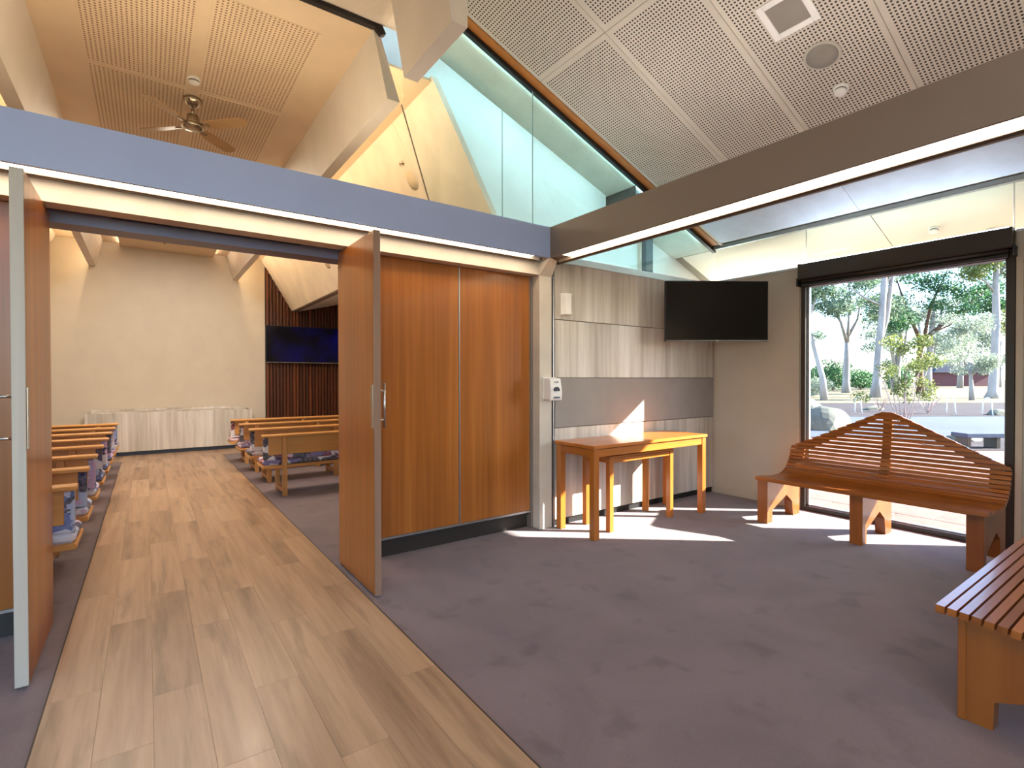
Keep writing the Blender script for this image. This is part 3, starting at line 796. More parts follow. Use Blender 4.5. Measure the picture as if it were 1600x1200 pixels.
for i in range(1, 8):
    dup(q0, (-1.5625, 4.16 + 0.797 * i, 0), 'pine pew with blue floral cushion left of the aisle, ' + ('farthest, nearest the altar bench' if i == 7 else ORD[i]))

# screen on the slatted wall
def tv(name, label, w, h, M, mat):
    r = thing(name, label, 'television', M @ Vector((0, 0, 0)))
    def tb(pts_box, c=0.004):
        m = MB().cbox(*pts_box, c); m.v = [tuple(M @ Vector(p)) for p in m.v]; return m
    build('casing', tb((-w / 2, w / 2, 0.0, 0.045, -h / 2, h / 2), 0.006), M_BLACK, r)
    build('screen', tb((-w / 2 + .012, w / 2 - .012, -0.003, 0.002, -h / 2 + .022, h / 2 - .012), 0.001), mat, r)
    build('lower_trim', tb((-w / 2 + .004, w / 2 - .004, -0.005, 0.001, -h / 2 + .002, -h / 2 + .012), 0.001), M_GREYGRILLE, r, label='thin grey lower trim')
    build('indicator', tb((-0.012, 0.012, -0.006, 0.0, -h / 2 + .004, -h / 2 + .014), 0.001), M_ALU, r)
    build('bracket', tb((-0.12, 0.12, 0.045, 0.075, -0.12, 0.12), 0.004), M_BLACK, r)
    return r
tv('television', 'wide wall screen with a bluish sheen on the slatted wall', 1.56, 0.815, Matrix.Translation((2.875, 12.12, 2.175)) @ Matrix.Rotation(math.radians(-2), 4, 'Z'), M_SCREENB)

# ------------------------------------------------------------------ NEAR ROOM THINGS
# corner television
A = Vector((4.497, 3.49, 0)); B = Vector((5.43, 2.87, 0))
ang = math.atan2(B.y - A.y, B.x - A.x)
tvM = Matrix.Translation(((A.x + B.x) / 2, (A.y + B.y) / 2, 2.122)) @ Matrix.Rotation(ang, 4, 'Z')
tvo = tv('television', 'black flat television angled across the corner above the tables', 1.115, 0.648, tvM, M_SCREEN)
arm = MB().tube([tuple(tvM @ Vector((0, 0.11, 0))), tuple(tvM @ Vector((0.05, 0.35, 0))), (5.30, 3.66, 2.12)], 0.022, 10)
build('wall_arm', arm, M_BLACK, tvo, smooth=True)

# tables
def table(name, label, x0, x1, y0, y1, zt, th, leg, ap, inset):
    r = thing(name, label, 'table', ((x0 + x1) / 2, (y0 + y1) / 2, 0))
    build('tabletop', MB().cbox(x0, x1, y0, y1, zt - th, zt, 0.004), M_TABLE_X, r)
    i = inset
    for lx in (x0 + i, x1 - i - leg):
        for ly in (y0 + i, y1 - i - leg):
            build('leg', MB().cbox(lx, lx + leg, ly, ly + leg, 0, zt - th, 0.003), M_TABLE_Z, r)
    for ly in (y0 + i + .006, y1 - i - .028):
        build('apron', MB().box(x0 + i + leg, x1 - i - leg, ly, ly + .022, zt - th - ap, zt - th - .006), M_TABLE_X, r)
    for lx in (x0 + i + .006, x1 - i - .028):
        build('apron', MB().box(lx, lx + .022, y0 + i + leg, y1 - i - leg, zt - th - ap, zt - th - .006), M_TABLE_Y, r)
    return r
table('side_table', 'larger orange timber side table against the panelled wall', 3.11, 4.75, 3.15, 3.675, 0.822, 0.030, 0.062, 0.072, 0.012)
table('side_table', 'smaller timber table tucked under the larger side table', 3.41, 4.33, 3.255, 3.62, 0.695, 0.020, 0.052, 0.045, 0.002)

# bench
PROF = [(4.785, 0.455), (4.90, 0.449), (5.05, 0.435), (5.16, 0.431), (5.25, 0.440), (5.33, 0.468), (5.39, 0.515), (5.43, 0.575), (5.455, 0.64), (5.47, 0.70), (5.485, 0.80), (5.50, 0.92), (5.51, 1.10)]
# smooth the profile
def catmull(P, n=12):
    out = []
    for i in range(len(P) - 1):
        p0 = P[max(i - 1, 0)]; p1 = P[i]; p2 = P[i + 1]; p3 = P[min(i + 2, len(P) - 1)]
        for j in range(n):
            t_ = j / n
            out.append(tuple(0.5 * ((2 * p1[k]) + (-p0[k] + p2[k]) * t_ + (2 * p0[k] - 5 * p1[k] + 4 * p2[k] - p3[k]) * t_ ** 2 + (-p0[k] + 3 * p1[k] - 3 * p2[k] + p3[k]) * t_ ** 3) for k in (0, 1)))
    out.append(P[-1]); return out
PS = catmull(PROF)
ARC = [0.0]
for a, b_ in zip(PS, PS[1:]): ARC.append(ARC[-1] + math.hypot(b_[0] - a[0], b_[1] - a[1]))
def at(s):
    s = max(0, min(ARC[-1], s))
    for i in range(len(ARC) - 1):
        if s <= ARC[i + 1] + 1e-9:
            f = (s - ARC[i]) / max(1e-9, ARC[i + 1] - ARC[i])
            a, b_ = PS[i], PS[i + 1]
            t_ = Vector((b_[0] - a[0], b_[1] - a[1])).normalized()
            return Vector((a[0] + (b_[0] - a[0]) * f, a[1] + (b_[1] - a[1]) * f)), t_
BY = 1.815; BH = 0.84
def half_at(z):
    return BH if z <= 0.70 else max(0.03, BH * (1.115 - z) / 0.415)
def make_bench():
    r = thing('slatted_bench', 'x', 'bench', (5.14, BY, 0), 'slatted timber benches')
    pitch = 0.0385; n = int(ARC[-1] / pitch)
    for i in range(n):
        p0, t0 = at(i * pitch + 0.001); p1, t1_ = at((i + 1) * pitch - 0.0078)
        nrm = Vector((-(t0 + t1_).normalized().y, (t0 + t1_).normalized().x))   # upward / towards the sitter
        th = 0.030 if p0.y < 0.6 else 0.022
        q0 = p0 - nrm * th; q1 = p1 - nrm * th
        h0, h1 = half_at(p0.y), half_at(p1.y)
        if p0.y > 0.70: h1 = max(0.02, h1 - 0.012)
        v = []
        for s_ in (-1, 1):
            v += [(p0.x, BY + s_ * h0, p0.y), (p1.x, BY + s_ * h1, p1.y), (q1.x, BY + s_ * h1, q1.y), (q0.x, BY + s_ * h0, q0.y)]
        mb = MB().add(v, [(0, 1, 2, 3), (7, 6, 5, 4), (0, 4, 5, 1), (1, 5, 6, 2), (2, 6, 7, 3), (3, 7, 4, 0)])
        build('slat', mb, M_BENCH_Y, r)
    # front rail under the first slat
    build('front_rail', MB().cbox(4.788, 4.815, BY - BH + .004, BY + BH - .004, 0.418, 0.427, 0.003), M_BENCH_Y, r)
    # stiles behind the back slats: centre and two sloping end boards
    def stile(y0, y1, zfun0, zfun1, nm):
        pts0 = []; m = 14
        v = []; f = []
        for i in range(m + 1):
            t_ = i / m
            z = zfun0 + (zfun1 - zfun0) * t_
            # find profile x at z
            s_ = min(range(len(PS)), key=lambda k: abs(PS[k][1] - z) + (10 if PS[k][0] < 5.3 else 0))
            px = PS[s_][0] + 0.024
            ya = y0[0] + (y0[1] - y0[0]) * t_; yb_ = y1[0] + (y1[1] - y1[0]) * t_
            v += [(px, ya, z), (px, yb_, z), (px + .022, yb_, z), (px + .022, ya, z)]
        for i in range(m):
            for k in range(4):
                f.append((i * 4 + k, i * 4 + (k + 1) % 4, (i + 1) * 4 + (k + 1) % 4, (i + 1) * 4 + k))
        f.append((3, 2, 1, 0)); f.append((m * 4, m * 4 + 1, m * 4 + 2, m * 4 + 3))
        build(nm, MB().add(v, f), M_BENCH_Z, r)
    stile((BY - .035, BY - .035), (BY + .035, BY + .035), 0.55, 1.06, 'stile')
    for s_ in (-1, 1):
        stile((BY + s_ * (BH - .20), BY + s_ * .02), (BY + s_ * (BH - .01), BY + s_ * .10), 0.69, 1.06, 'gable_board')
        stile((BY + s_ * (BH - .13), BY + s_ * (BH - .13)), (BY + s_ * (BH - .05), BY + s_ * (BH - .05)), 0.54, 0.70, 'stile')
    # trestles
    for yy in (BY - 0.80, BY - 0.04, BY + 0.765):
        y0, y1 = yy, yy + 0.08
        top = []
        for (px, pz) in PS:
            if px > 4.875 and pz < 0.655:
                top.append((px, pz - 0.033) if px < 5.30 else (px + .028, pz - 0.012))
        top[0] = (4.875, top[0][1])
        poly = [(4.875, 0.0), (4.958, 0.0), (4.962, 0.115), (5.237, 0.230), (5.35, 0.150), (5.372, 0.0), (5.505, 0.0), (5.505, 0.66)] + [p for p in top[::-1] if p[0] < 5.50]
        build('trestle', MB().prism(poly, 'y', y0, y1), M_BENCH_Z, r)
        build('leg', MB().cbox(4.850, 4.876, y0 - .008, y1 + .010, 0.0, 0.415, 0.003), M_BENCH_Z, r)
    return r
b1 = make_bench()
b1['label'] = 'slatted timber bench with pointed back in front of the window'
# second bench: turned a quarter so that its front faces the panelled wall
b2 = dup(b1, (3.52, 0.352, 0), 'slatted timber bench cut off by the right foreground edge', None, rz=math.radians(-90))

# soap dispenser
sd = thing('soap_dispenser', 'white soap dispenser with dark window on the pale post', 'dispenser', (3.06, 3.70, 1.20))
build('back_plate', MB().cbox(2.985, 3.135, 3.678, 3.70, 1.205, 1.415, 0.006), M_WHITEPL, sd)
body = MB().add([(2.985, 3.68, 1.21), (3.135, 3.68, 1.21), (3.13, 3.59, 1.20), (2.99, 3.59, 1.20),
                 (2.985, 3.68, 1.41), (3.135, 3.68, 1.41), (3.125, 3.60, 1.405), (2.995, 3.60, 1.405), (2.988, 3.585, 1.28), (3.132, 3.585, 1.28)],
                [(0, 3, 2, 1), (4, 5, 6, 7), (0, 1, 5, 4), (7, 6, 9, 8), (8, 9, 2, 3), (1, 2, 9, 6, 5), (0, 4, 7, 8, 3)])
build('cover', body, M_WHITEPL, sd, bevel=0.010)
win = [(3.06 + 0.034 * math.cos(a), 1.288 + 0.040 * math.sin(a)) for a in [math.pi * i / 12 for i in range(13)]]
build('level_window', MB().prism(win, 'y', 3.575, 3.592), plain('smoked_window', (44, 48, 66), 0.25), sd, label='dark arched level window')
build('push_bar', MB().prism([(3.02, 1.222), (3.10, 1.222), (3.085, 1.238), (3.035, 1.238)], 'y', 3.574, 3.594), plain('grey_push_bar', (92, 100, 118), 0.4), sd, label='grey push bar')
def text_obj(name, body_, size, loc, rot, mat, parent, label=None):
    cu = bpy.data.curves.new(name, 'FONT'); cu.body = body_; cu.size = size; cu.align_x = 'CENTER'; cu.extrude = 0.0006
    tmp = bpy.data.objects.new('tmp', cu); COL.objects.link(tmp)
    dg = bpy.context.evaluated_depsgraph_get(); dg.update()
    me = bpy.data.meshes.new_from_object(tmp.evaluated_get(dg))
    bpy.data.objects.remove(tmp)
    me.materials.clear(); me.materials.append(mat)
    o = bpy.data.objects.new(name, me); COL.objects.link(o); o.parent = parent
    o.location = Vector(loc) - WLOC[parent.name]; o.rotation_euler = rot
    if label: o['label'] = label
    return o
text_obj('lettering', 'A.will', 0.024, (3.062, 3.592, 1.365), (math.radians(85), 0, 0), M_BLACK, sd, 'small dark lettering')

# white sensor box high on the panels
sb = thing('sensor_box', 'small white sensor box high on the limed panels', 'sensor', (3.26, 3.70, 2.01))
build('base', MB().cbox(3.205, 3.315, 3.688, 3.70, 2.005, 2.215, 0.004), M_WHITEPL, sb)
build('cover', MB().prism([(3.205, 3.688), (3.225, 3.635), (3.285, 3.63), (3.315, 3.665), (3.315, 3.688)], 'z', 2.01, 2.21), M_WHITEPL, sb, bevel=0.006)
build('lens', MB().cbox(3.287, 3.316, 3.655, 3.668, 2.05, 2.19, 0.003), M_GREYGRILLE, sb, label='grey lens strip')

# ceiling fittings on the slope
def slopeM(x, y, off=0.0):
    return Matrix.Translation((x, y, zs(x) - off)) @ Matrix.Rotation(TH, 4, 'Y')
def onslope(mb, M):
    mb.v = [tuple(M @ Vector(p)) for p in mb.v]; return mb
M1 = slopeM(3.475, 1.715)
cv = thing('ceiling_vent', 'square grey ceiling vent with white frame above the speaker', 'vent', M1 @ Vector((0, 0, 0)))
for a in ((-.15, .15, -.15, -.105), (-.15, .15, .105, .15), (-.15, -.105, -.105, .105), (.105, .15, -.105, .105)):
    build('frame', onslope(MB().cbox(*a, -0.010, 0.004, 0.003), M1), M_WHITEPL, cv)
build('grille', onslope(MB().box(-.105, .105, -.105, .105, -0.003, 0.004), M1), M_GREYGRILLE, cv)
M2 = slopeM(3.878, 1.674)
sp = thing('ceiling_speaker', 'round grey ceiling speaker in the perforated ceiling', 'speaker', M2 @ Vector((0, 0, 0)))
build('bezel', onslope(MB().lathe([(0.118, 0.002), (0.118, -0.008), (0.108, -0.013), (0.100, -0.010)], 36), M2), plain('translucent_bezel', (186, 178, 166), 0.5), sp, smooth=True)
build('grille', onslope(MB().lathe([(0.100, -0.004), (0.100, -0.0125), (0.05, -0.0165), (0.001, -0.0175)], 36), M2), M_GREYGRILLE, sp, smooth=True)
def detector(label, M, s=1.0):
    d = thing('smoke_detector', label, 'detector', M @ Vector((0, 0, 0)))
    def L(pr, mt, nm):
        m = MB().lathe([(r_ * s, z_ * s) for r_, z_ in pr], 24); m.v = [tuple(M @ Vector(p)) for p in m.v]
        build(nm, m, mt, d, smooth=True)
    L([(0.050, 0.004), (0.052, -0.012), (0.046, -0.020)], M_WHITEPL, 'base')
    L([(0.040, -0.020), (0.038, -0.030), (0.030, -0.034)], M_GREYGRILLE, 'vent_ring')
    L([(0.043, -0.034), (0.040, -0.044), (0.024, -0.052), (0.001, -0.054)], M_WHITEPL, 'cap')
    return d
detector('white smoke detector below the round ceiling speaker', slopeM(4.20, 1.682))
detector('white smoke detector on the chapel ceiling by the fan', Matrix.Translation((0.345, 5.20, 3.997)))
MO = Matrix.Translation((6.13, 1.642, zo(6.13) + .002)) @ Matrix.Rotation(TH, 4, 'Y')
detector('white detector on the soffit outside, above the window', MO, 0.9)
MO = Matrix.Translation((6.32, 1.27, zo(6.32) + .002)) @ Matrix.Rotation(TH, 4, 'Y')
detector('white detector on the soffit outside, half hidden by the window head', MO, 0.9)

# speakers and sprinklers on the cream slope
THS = math.atan(1.73)
def sideM(z, y):
    x = 2.654 - (z - 2.937) / 1.73
    return Matrix.Translation((x, y, z)) @ Matrix.Rotation(THS, 4, 'Y')
for (z, y, lb) in ((3.52, 5.07, 'round cream speaker on the sloped lining above the beam'), (3.33, 8.67, 'round cream speaker on the sloped lining by the open door leaf')):
    M_ = sideM(z, y)
    s_ = thing('wall_speaker', lb, 'speaker', M_ @ Vector((0, 0, 0)))
    build('bezel', onslope(MB().lathe([(0.105, 0.002), (0.105, -0.006), (0.098, -0.008)], 32), M_), M_CREAM, s_, smooth=True)
    build('grille', onslope(MB().lathe([(0.096, -0.002), (0.096, -0.009), (0.001, -0.011)], 32), M_), plain('cream_grille', (214, 198, 168), 0.7), s_, smooth=True)
M_ = sideM(3.69, 5.09)
s_ = thing('sprinkler', 'small metal sprinkler head on the sloped lining above the beam', 'sprinkler', M_ @ Vector((0, 0, 0)))
build('rose', onslope(MB().lathe([(0.022, 0.002), (0.020, -0.006), (0.008, -0.008)], 16), M_), M_BRASSY, s_, smooth=True)
build('head', onslope(MB().lathe([(0.006, -0.006), (0.008, -0.030), (0.004, -0.034), (0.015, -0.040), (0.015, -0.043)], 12), M_), M_BRASSY, s_, smooth=True)
M_ = Matrix.Translation((0.273, 11.3, 4.0))
s_ = thing('sprinkler', 'small pendant sprinkler on the chapel ceiling near the end wall', 'sprinkler', M_ @ Vector((0, 0, 0)))
build('rose', onslope(MB().lathe([(0.07, 0.002), (0.06, -0.02), (0.012, -0.024)], 16), M_), M_BRASSY, s_, smooth=True)
build('head', onslope(MB().lathe([(0.008, -0.02), (0.010, -0.11), (0.02, -0.12), (0.02, -0.125)], 12), M_), M_BRASSY, s_, smooth=True)

# ceiling fan
FX, FY = 0.36, 5.59
fan = thing('ceiling_fan', 'four blade ceiling fan with tan blades under the chapel ceiling', 'fan', (FX, FY, 4.0))
FM = Matrix.Translation((FX, FY, 0))
def fl_(pr, nm, mt=M_BRASSY, n=28):
    m = MB().lathe(pr, n, FM); return build(nm, m, mt, fan, smooth=True)
fl_([(0.078, 3.998), (0.074, 3.975), (0.045, 3.935), (0.016, 3.925)], 'canopy')
fl_([(0.013, 3.93), (0.013, 3.845)], 'downrod', n=14)
fl_([(0.03, 3.852), (0.046, 3.845), (0.056, 3.775), (0.05, 3.765)], 'motor_cover')
fl_([(0.05, 3.772), (0.088, 3.765), (0.092, 3.745), (0.086, 3.728), (0.05, 3.715), (0.012, 3.712)], 'hub')
for a0 in (0, 1, 2, 3):
    a = math.radians(-46 + 3) + a0 * math.pi / 2
    R_ = Matrix.Translation((FX, FY, 3.748)) @ Matrix.Rotation(a, 4, 'Z') @ Matrix.Rotation(math.radians(-13), 4, 'X')
    pts = [(0.13, -0.045), (0.26, -0.055), (0.42, -0.060), (0.51, -0.052), (0.545, -0.02), (0.535, 0.025), (0.50, 0.055), (0.36, 0.057), (0.20, 0.052), (0.13, 0.042)]
    m = MB().prism(pts, 'z', -0.004, 0.004); m.v = [tuple(R_ @ Vector(p)) for p in m.v]
    bl = build('blade', m, M_FANBLADE, fan)
    m = MB().cbox(0.06, 0.17, -0.018, 0.018, -0.010, -0.003, 0.002); m.v = [tuple(R_ @ Vector(p)) for p in m.v]
    build('blade_iron', m, M_BRASSY, bl)

# ------------------------------------------------------------------ OUTSIDE
FW = np.array([math.sin(YAW), math.cos(YAW)]); RT = np.array([math.cos(YAW), -math.sin(YAW)])
def ground(name, d0, d1, z, mat, s0=3, s1=190, label=None):
    pts = [tuple(FW * d + RT * s) for d, s in ((d0, s0), (d0, s1), (d1, s1), (d1, s0))]
    m = MB().prism(pts, 'z', z - 0.3, z)
    o = build(name, m, mat, structure=True, center=False)
    if label: o['label'] = label
    return o
def earth(name, cols, scale, rough=0.95, bumpy=0.5):
    m, nt, p, _ = new_mat(name)
    vec = coords(nt, False)
    n = noise(nt, vec, scale, 6, 0.65); n2 = noise(nt, vec, scale * 0.12, 4, 0.6, 0.5)
    c = mix(nt, 0.5, ramp(nt, n, [(0.3, cols[0]), (0.55, cols[1]), (0.8, cols[2])]), ramp(nt, n2, [(0.3, cols[0]), (0.5, cols[1]), (0.7, cols[2])]))
    nt.links.new(c, p.inputs['Base Color']); p.inputs['Roughness'].default_value = rough; p.inputs['Specular IOR Level'].default_value = 0.2
    bump(nt, p, n, bumpy, 0.02)
    return m
M_LAWN = earth('dry_lawn', ((84, 80, 60), (106, 98, 76), (126, 116, 94)), 2.0)
M_MULCH = earth('dark_mulch', ((34, 30, 34), (52, 46, 50), (74, 66, 68)), 9.0)
M_ROAD = earth('grey_path', ((62, 70, 86), (72, 80, 96), (82, 90, 106)), 3.0)
M_PAVE = earth('pink_paving', ((100, 72, 68), (116, 88, 82), (130, 102, 96)), 6.0)
M_ROCK = earth('granite_rock', ((70, 72, 66), (96, 98, 90), (128, 126, 116)), 5.0)
def leafmat(name, a, b_, c):
    m, nt, p, out = new_mat(name)
    oi = nt.nodes.new('ShaderNodeNewGeometry')
    col = ramp(nt, oi.outputs['Random Per Island'], [(0.1, a), (0.5, b_), (0.9, c)])
    nt.links.new(col, p.inputs['Base Color']); p.inputs['Roughness'].default_value = 0.6
    tl = nt.nodes.new('ShaderNodeBsdfTranslucent'); nt.links.new(col, tl.inputs[0])
    mx = nt.nodes.new('ShaderNodeMixShader'); mx.inputs[0].default_value = 0.35
    nt.links.new(p.outputs[0], mx.inputs[1]); nt.links.new(tl.outputs[0], mx.inputs[2]); nt.links.new(mx.outputs[0], out.inputs[0])
    return m
M_LEAFG = leafmat('gum_leaf', (62, 86, 74), (90, 114, 92), (128, 146, 112))
M_LEAFD = leafmat('dark_leaf', (36, 74, 50), (56, 100, 62), (88, 128, 76))
M_LEAFY = leafmat('yellow_green_leaf', (70, 84, 36), (104, 116, 52), (142, 146, 80))
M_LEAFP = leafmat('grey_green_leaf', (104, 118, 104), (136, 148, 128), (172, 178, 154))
M_BARK = wood('pale_bark', (120, 112, 108), (158, 150, 146), (186, 180, 176), 'Z', 6, 0.2, 0.85)
M_BARKD = wood('brown_bark', (70, 50, 40), (96, 70, 54), (120, 92, 72), 'Z', 6, 0.2, 0.85)
M_TWIG = plain('pale_twig', (176, 150, 142), 0.8)

paving = build('floor_terrace', MB().box(5.86, 40, -12, 30, -0.4, -0.05), M_PAVE, structure=True, center=False); paving['label'] = 'pinkish paving outside the window'
# paving slabs near the window
pv = {}
for i in range(7):
    for j in range(7):
        x0 = 5.9 + i * 0.62; y0 = 0.2 + j * 0.62 + (0.31 if i % 2 else 0)
        if not pv:
            o = build('paver', MB().cbox(x0, x0 + .61, y0, y0 + .61, -0.052, -0.042, 0.004), M_PAVE, paving); pv['m'] = o.data
            WLOC['floor_terrace'] = Vector((0, 0, 0))
        else:
            o = bpy.data.objects.new('paver', pv['m']); COL.objects.link(o); o.parent = paving; o.location = (x0 + .305, y0 + .305, -0.047)
ground('floor_path', 12.6, 19.2, -0.035, M_ROAD, label='grey concrete path crossing outside')
ground('floor_bed', 19.2, 29.5, -0.03, M_MULCH, label='dark mulch bed beyond the path')
ground('floor_lawn', 29.5, 300, -0.02, M_LAWN, -60, 420, label='pale dry lawn under the trees')
ground('floor_verge', 10.2, 12.6, -0.04, M_MULCH, 9.0, 60, label='dark planting strip before the path')
smesh('floor_left', MB().box(-60, -4.4, -40, 60, -0.4, -0.05).box(-4.4, 5.86, -40, -3.7, -0.4, -0.05).box(5.86, 60, -40, -12, -0.4, -0.05), M_LAWN, 'dry lawn around the building', center=False)

nr = np.random.RandomState(3)
def leaves(clusters, size, n, aspect=0.45, shell=0.0):
    """clusters: list of (center, (rx,ry,rz)); returns MB with one diamond leaf per point"""
    vol = np.array([c[1][0] * c[1][1] * c[1][2] for c in clusters]) ** (2 / 3.0)
    cnt = np.maximum(1, (vol / vol.sum() * n).astype(int))
    V = []; Fc = []
    for (c, r), k in zip(clusters, cnt):
        d = nr.normal(size=(k, 3)); d /= np.linalg.norm(d, axis=1)[:, None]
        rad = nr.uniform(shell, 1, size=(k, 1)) ** (1 / 2.2)
        P = np.array(c) + d * rad * np.array(r)
        a = nr.normal(size=(k, 3)); a /= np.linalg.norm(a, axis=1)[:, None]
        b_ = nr.normal(size=(k, 3)); b_ -= (a * b_).sum(1)[:, None] * a; b_ /= np.linalg.norm(b_, axis=1)[:, None]
        s = size * nr.uniform(0.6, 1.4, size=(k, 1))
        q = np.stack([P - a * s, P - b_ * s * aspect, P + a * s, P + b_ * s * aspect], 1).reshape(-1, 3)
        base = len(V) and sum(len(x_) for x_ in V)
        Fc.append(np.arange(len(q)).reshape(-1, 4) + (base or 0)); V.append(q)
    m = MB(); m.v = [tuple(p) for p in np.concatenate(V)]; m.f = [tuple(int(i) for i in f) for f in np.concatenate(Fc)]
    return m
def at_px(px, depth):
    """ground point seen in direction px at a depth (used only to lay the park out)"""
    return FW * depth + RT * ((px - 800) / 798.7 * depth)
def tree(name, label, cat, base, trunk_pts, radii, branches, clusters, nleaf, lsize, lm, bark, group=None, aspect=0.4, bark2=None):
    r = thing(name, label, cat, (base[0], base[1], -0.03), group)
    B3 = np.array([base[0], base[1], -0.03])
    def W(p): return tuple(B3 + np.array([RT[0] * p[0] + FW[0] * p[1], RT[1] * p[0] + FW[1] * p[1], p[2]]))
    build('trunk', MB().tube([W(p) for p in trunk_pts], radii, 10), bark, r, smooth=True)
    for pts, rr in branches:
        build('branch', MB().tube([W(p) for p in pts], rr, 7), bark2 or bark, r, smooth=True)
    if clusters:
        build('foliage', leaves([(W(c), rd) for c, rd in clusters], lsize, nleaf, aspect), lm, r, fix=False, stuff=True)
    return r

# big twin gum (left of centre)
b_ = at_px(1368, 38)
cl = []
for i in range(34):
    cl.append(((nr.uniform(-5.8, 4.5), nr.uniform(1.6, 5), nr.uniform(5.6, 11.5)), (nr.uniform(0.7, 1.5), 1.2, nr.uniform(0.5, 1.0))))
tree('gum_tree', 'large pale trunked gum tree left of centre in the window', 'tree', b_,
     [(0, 0, 0), (0.08, 0, 1.2), (0.18, 0, 3), (0.45, 0, 6), (0.62, 0, 9), (0.7, 0, 12.5)], [0.42, 0.28, 0.25, 0.23, 0.20, 0.12],
     [([(0.3, 0.1, 3.8), (0.9, 0.1, 6.0), (1.25, 0.1, 9), (2.0, 0.1, 12.5)], [0.18, 0.16, 0.15, 0.08]),
      ([(0.5, 0, 6.8), (-0.8, 0, 7.4), (-2.0, 0, 8.2)], [0.1, 0.07, 0.03]),
      ([(0.6, 0, 8.3), (1.5, 0, 9.4), (3.2, 0, 10.6)], [0.1, 0.08, 0.03])],
     cl, 12000, 0.12, M_LEAFG, M_BARK)
# slender gum with bare fork at the left
b_ = at_px(1322, 50)
tree('gum_tree', 'slender forked gum tree at the left of the window', 'tree', b_,
     [(0, 0, 0), (0.0, 0, 1.0), (0.05, 0, 3.2), (0.1, 0, 4.9)], [0.42, 0.32, 0.28, 0.22],
     [([(0.1, 0, 4.8), (-0.55, 0, 7), (-2.2, 0, 9.4), (-4, 0, 10.8)], [0.18, 0.14, 0.09, 0.04]),
      ([(0.1, 0, 4.8), (0.25, 0, 7.2), (0.3, 0, 10.8)], [0.18, 0.12, 0.06]),
      ([(0.2, 0, 5.6), (1.1, 0, 7.2), (1.4, 0, 9.2), (3.2, 0, 11)], [0.16, 0.12, 0.08, 0.04])],
     [((-4.2, 0, 11.5), (2.2, 2, 1.2)), ((-3.2, 0, 8.4), (0.8, 1, 0.4)), ((0.2, 0, 12), (2.4, 2, 1.2)), ((3.2, 0, 11.2), (1.6, 1.5, 0.9)), ((-2.4, 0, 9.9), (0.8, 0.8, 0.4)), ((1.8, 0, 8.9), (0.8, 0.8, 0.4))],
     4500, 0.13, M_LEAFG, M_BARK)
# leaning thin trunk at far left
b_ = at_px(1288, 33)
tree('gum_tree', 'thin leaning gum tree beside the left window frame', 'tree', b_,
     [(0, 0, 0), (-0.1, 0, 1.4), (-0.6, 0, 3.3), (-1.1, 0, 5.2), (-1.2, 0, 8)], [0.24, 0.18, 0.16, 0.13, 0.08],
     [([(-1.1, 0, 5.0), (-0.4, 0, 7.2), (0.8, 0, 8.6)], [0.09, 0.06, 0.03])],
     [((-1.2, 0, 7.6), (1.3, 0.9, 1.1)), ((0.4, 0, 8.2), (1.2, 0.9, 0.8)), ((-0.4, 0, 4.2), (0.6, 0.5, 0.3)), ((0.5, 0, 7.0), (0.9, 0.8, 0.5)), ((-0.8, 0, 7.0), (1.0, 1.0, 0.7))],
     4200, 0.095, M_LEAFG, M_BARK)
# dark bushy tree with the slanting brown branch
b_ = at_px(1438, 46)
cl = []
for i in range(46):
    u = nr.uniform(0, 1)
    cl.append(((-4.0 + 11.5 * u + nr.uniform(-1, 1), nr.uniform(-2, 2), nr.uniform(7.0, 12.4) - (0.9 if u < .5 else -0.2)), (nr.uniform(0.8, 1.7), 1.3, nr.uniform(0.5, 1.0))))
tree('wattle_tree', 'dense dark green tree with a slanting brown branch', 'tree', b_,
     [(0, 0, 0), (-0.1, 0, 2.4), (0.0, 0, 4.0), (0.3, 0, 5.0)], [0.34, 0.28, 0.24, 0.2],
     [([(0.2, 0, 4.8), (2.0, 0, 6.3), (4.2, 0, 7.9), (5.8, 0, 9.3)], [0.2, 0.16, 0.12, 0.05]),
      ([(0.6, 0, 5.3), (2.6, 0, 6.2), (4.4, 0, 7.6)], [0.1, 0.07, 0.03]),
      ([(0.1, 0, 4.6), (-1.2, 0, 7.4), (-2.2, 0, 10.4)], [0.18, 0.13, 0.05]),
      ([(0.2, 0, 4.6), (0.9, 0, 8.0), (2.4, 0, 11.2)], [0.16, 0.12, 0.05])],
     cl, 16000, 0.125, M_LEAFD, M_BARKD)
# white multi trunk trees in the middle distance
for px, dep, lb in ((1448, 56, 'white trunked gum behind the yellow green shrub'), (1400, 60, 'white trunked gum between the twin gum and the shrub')):
    b_ = at_px(px, dep)
    tree('gum_tree', lb, 'tree', b_, [(0, 0, 0), (0.1, 0, 2.5), (0.5, 0, 6), (0.8, 0, 10)], [0.5, 0.36, 0.3, 0.18],
         [([(0.1, 0, 2.0), (0.9, 0, 5), (1.6, 0, 9)], [0.28, 0.2, 0.1]), ([(0.0, 0, 2.0), (-0.6, 0, 5), (-1.0, 0, 8)], [0.24, 0.18, 0.08])],
         [((nr.uniform(-3, 4), 0, nr.uniform(4.5, 10)), (1.4, 1.4, 0.8)) for _ in range(9)], 4200, 0.14, M_LEAFP, M_BARK)
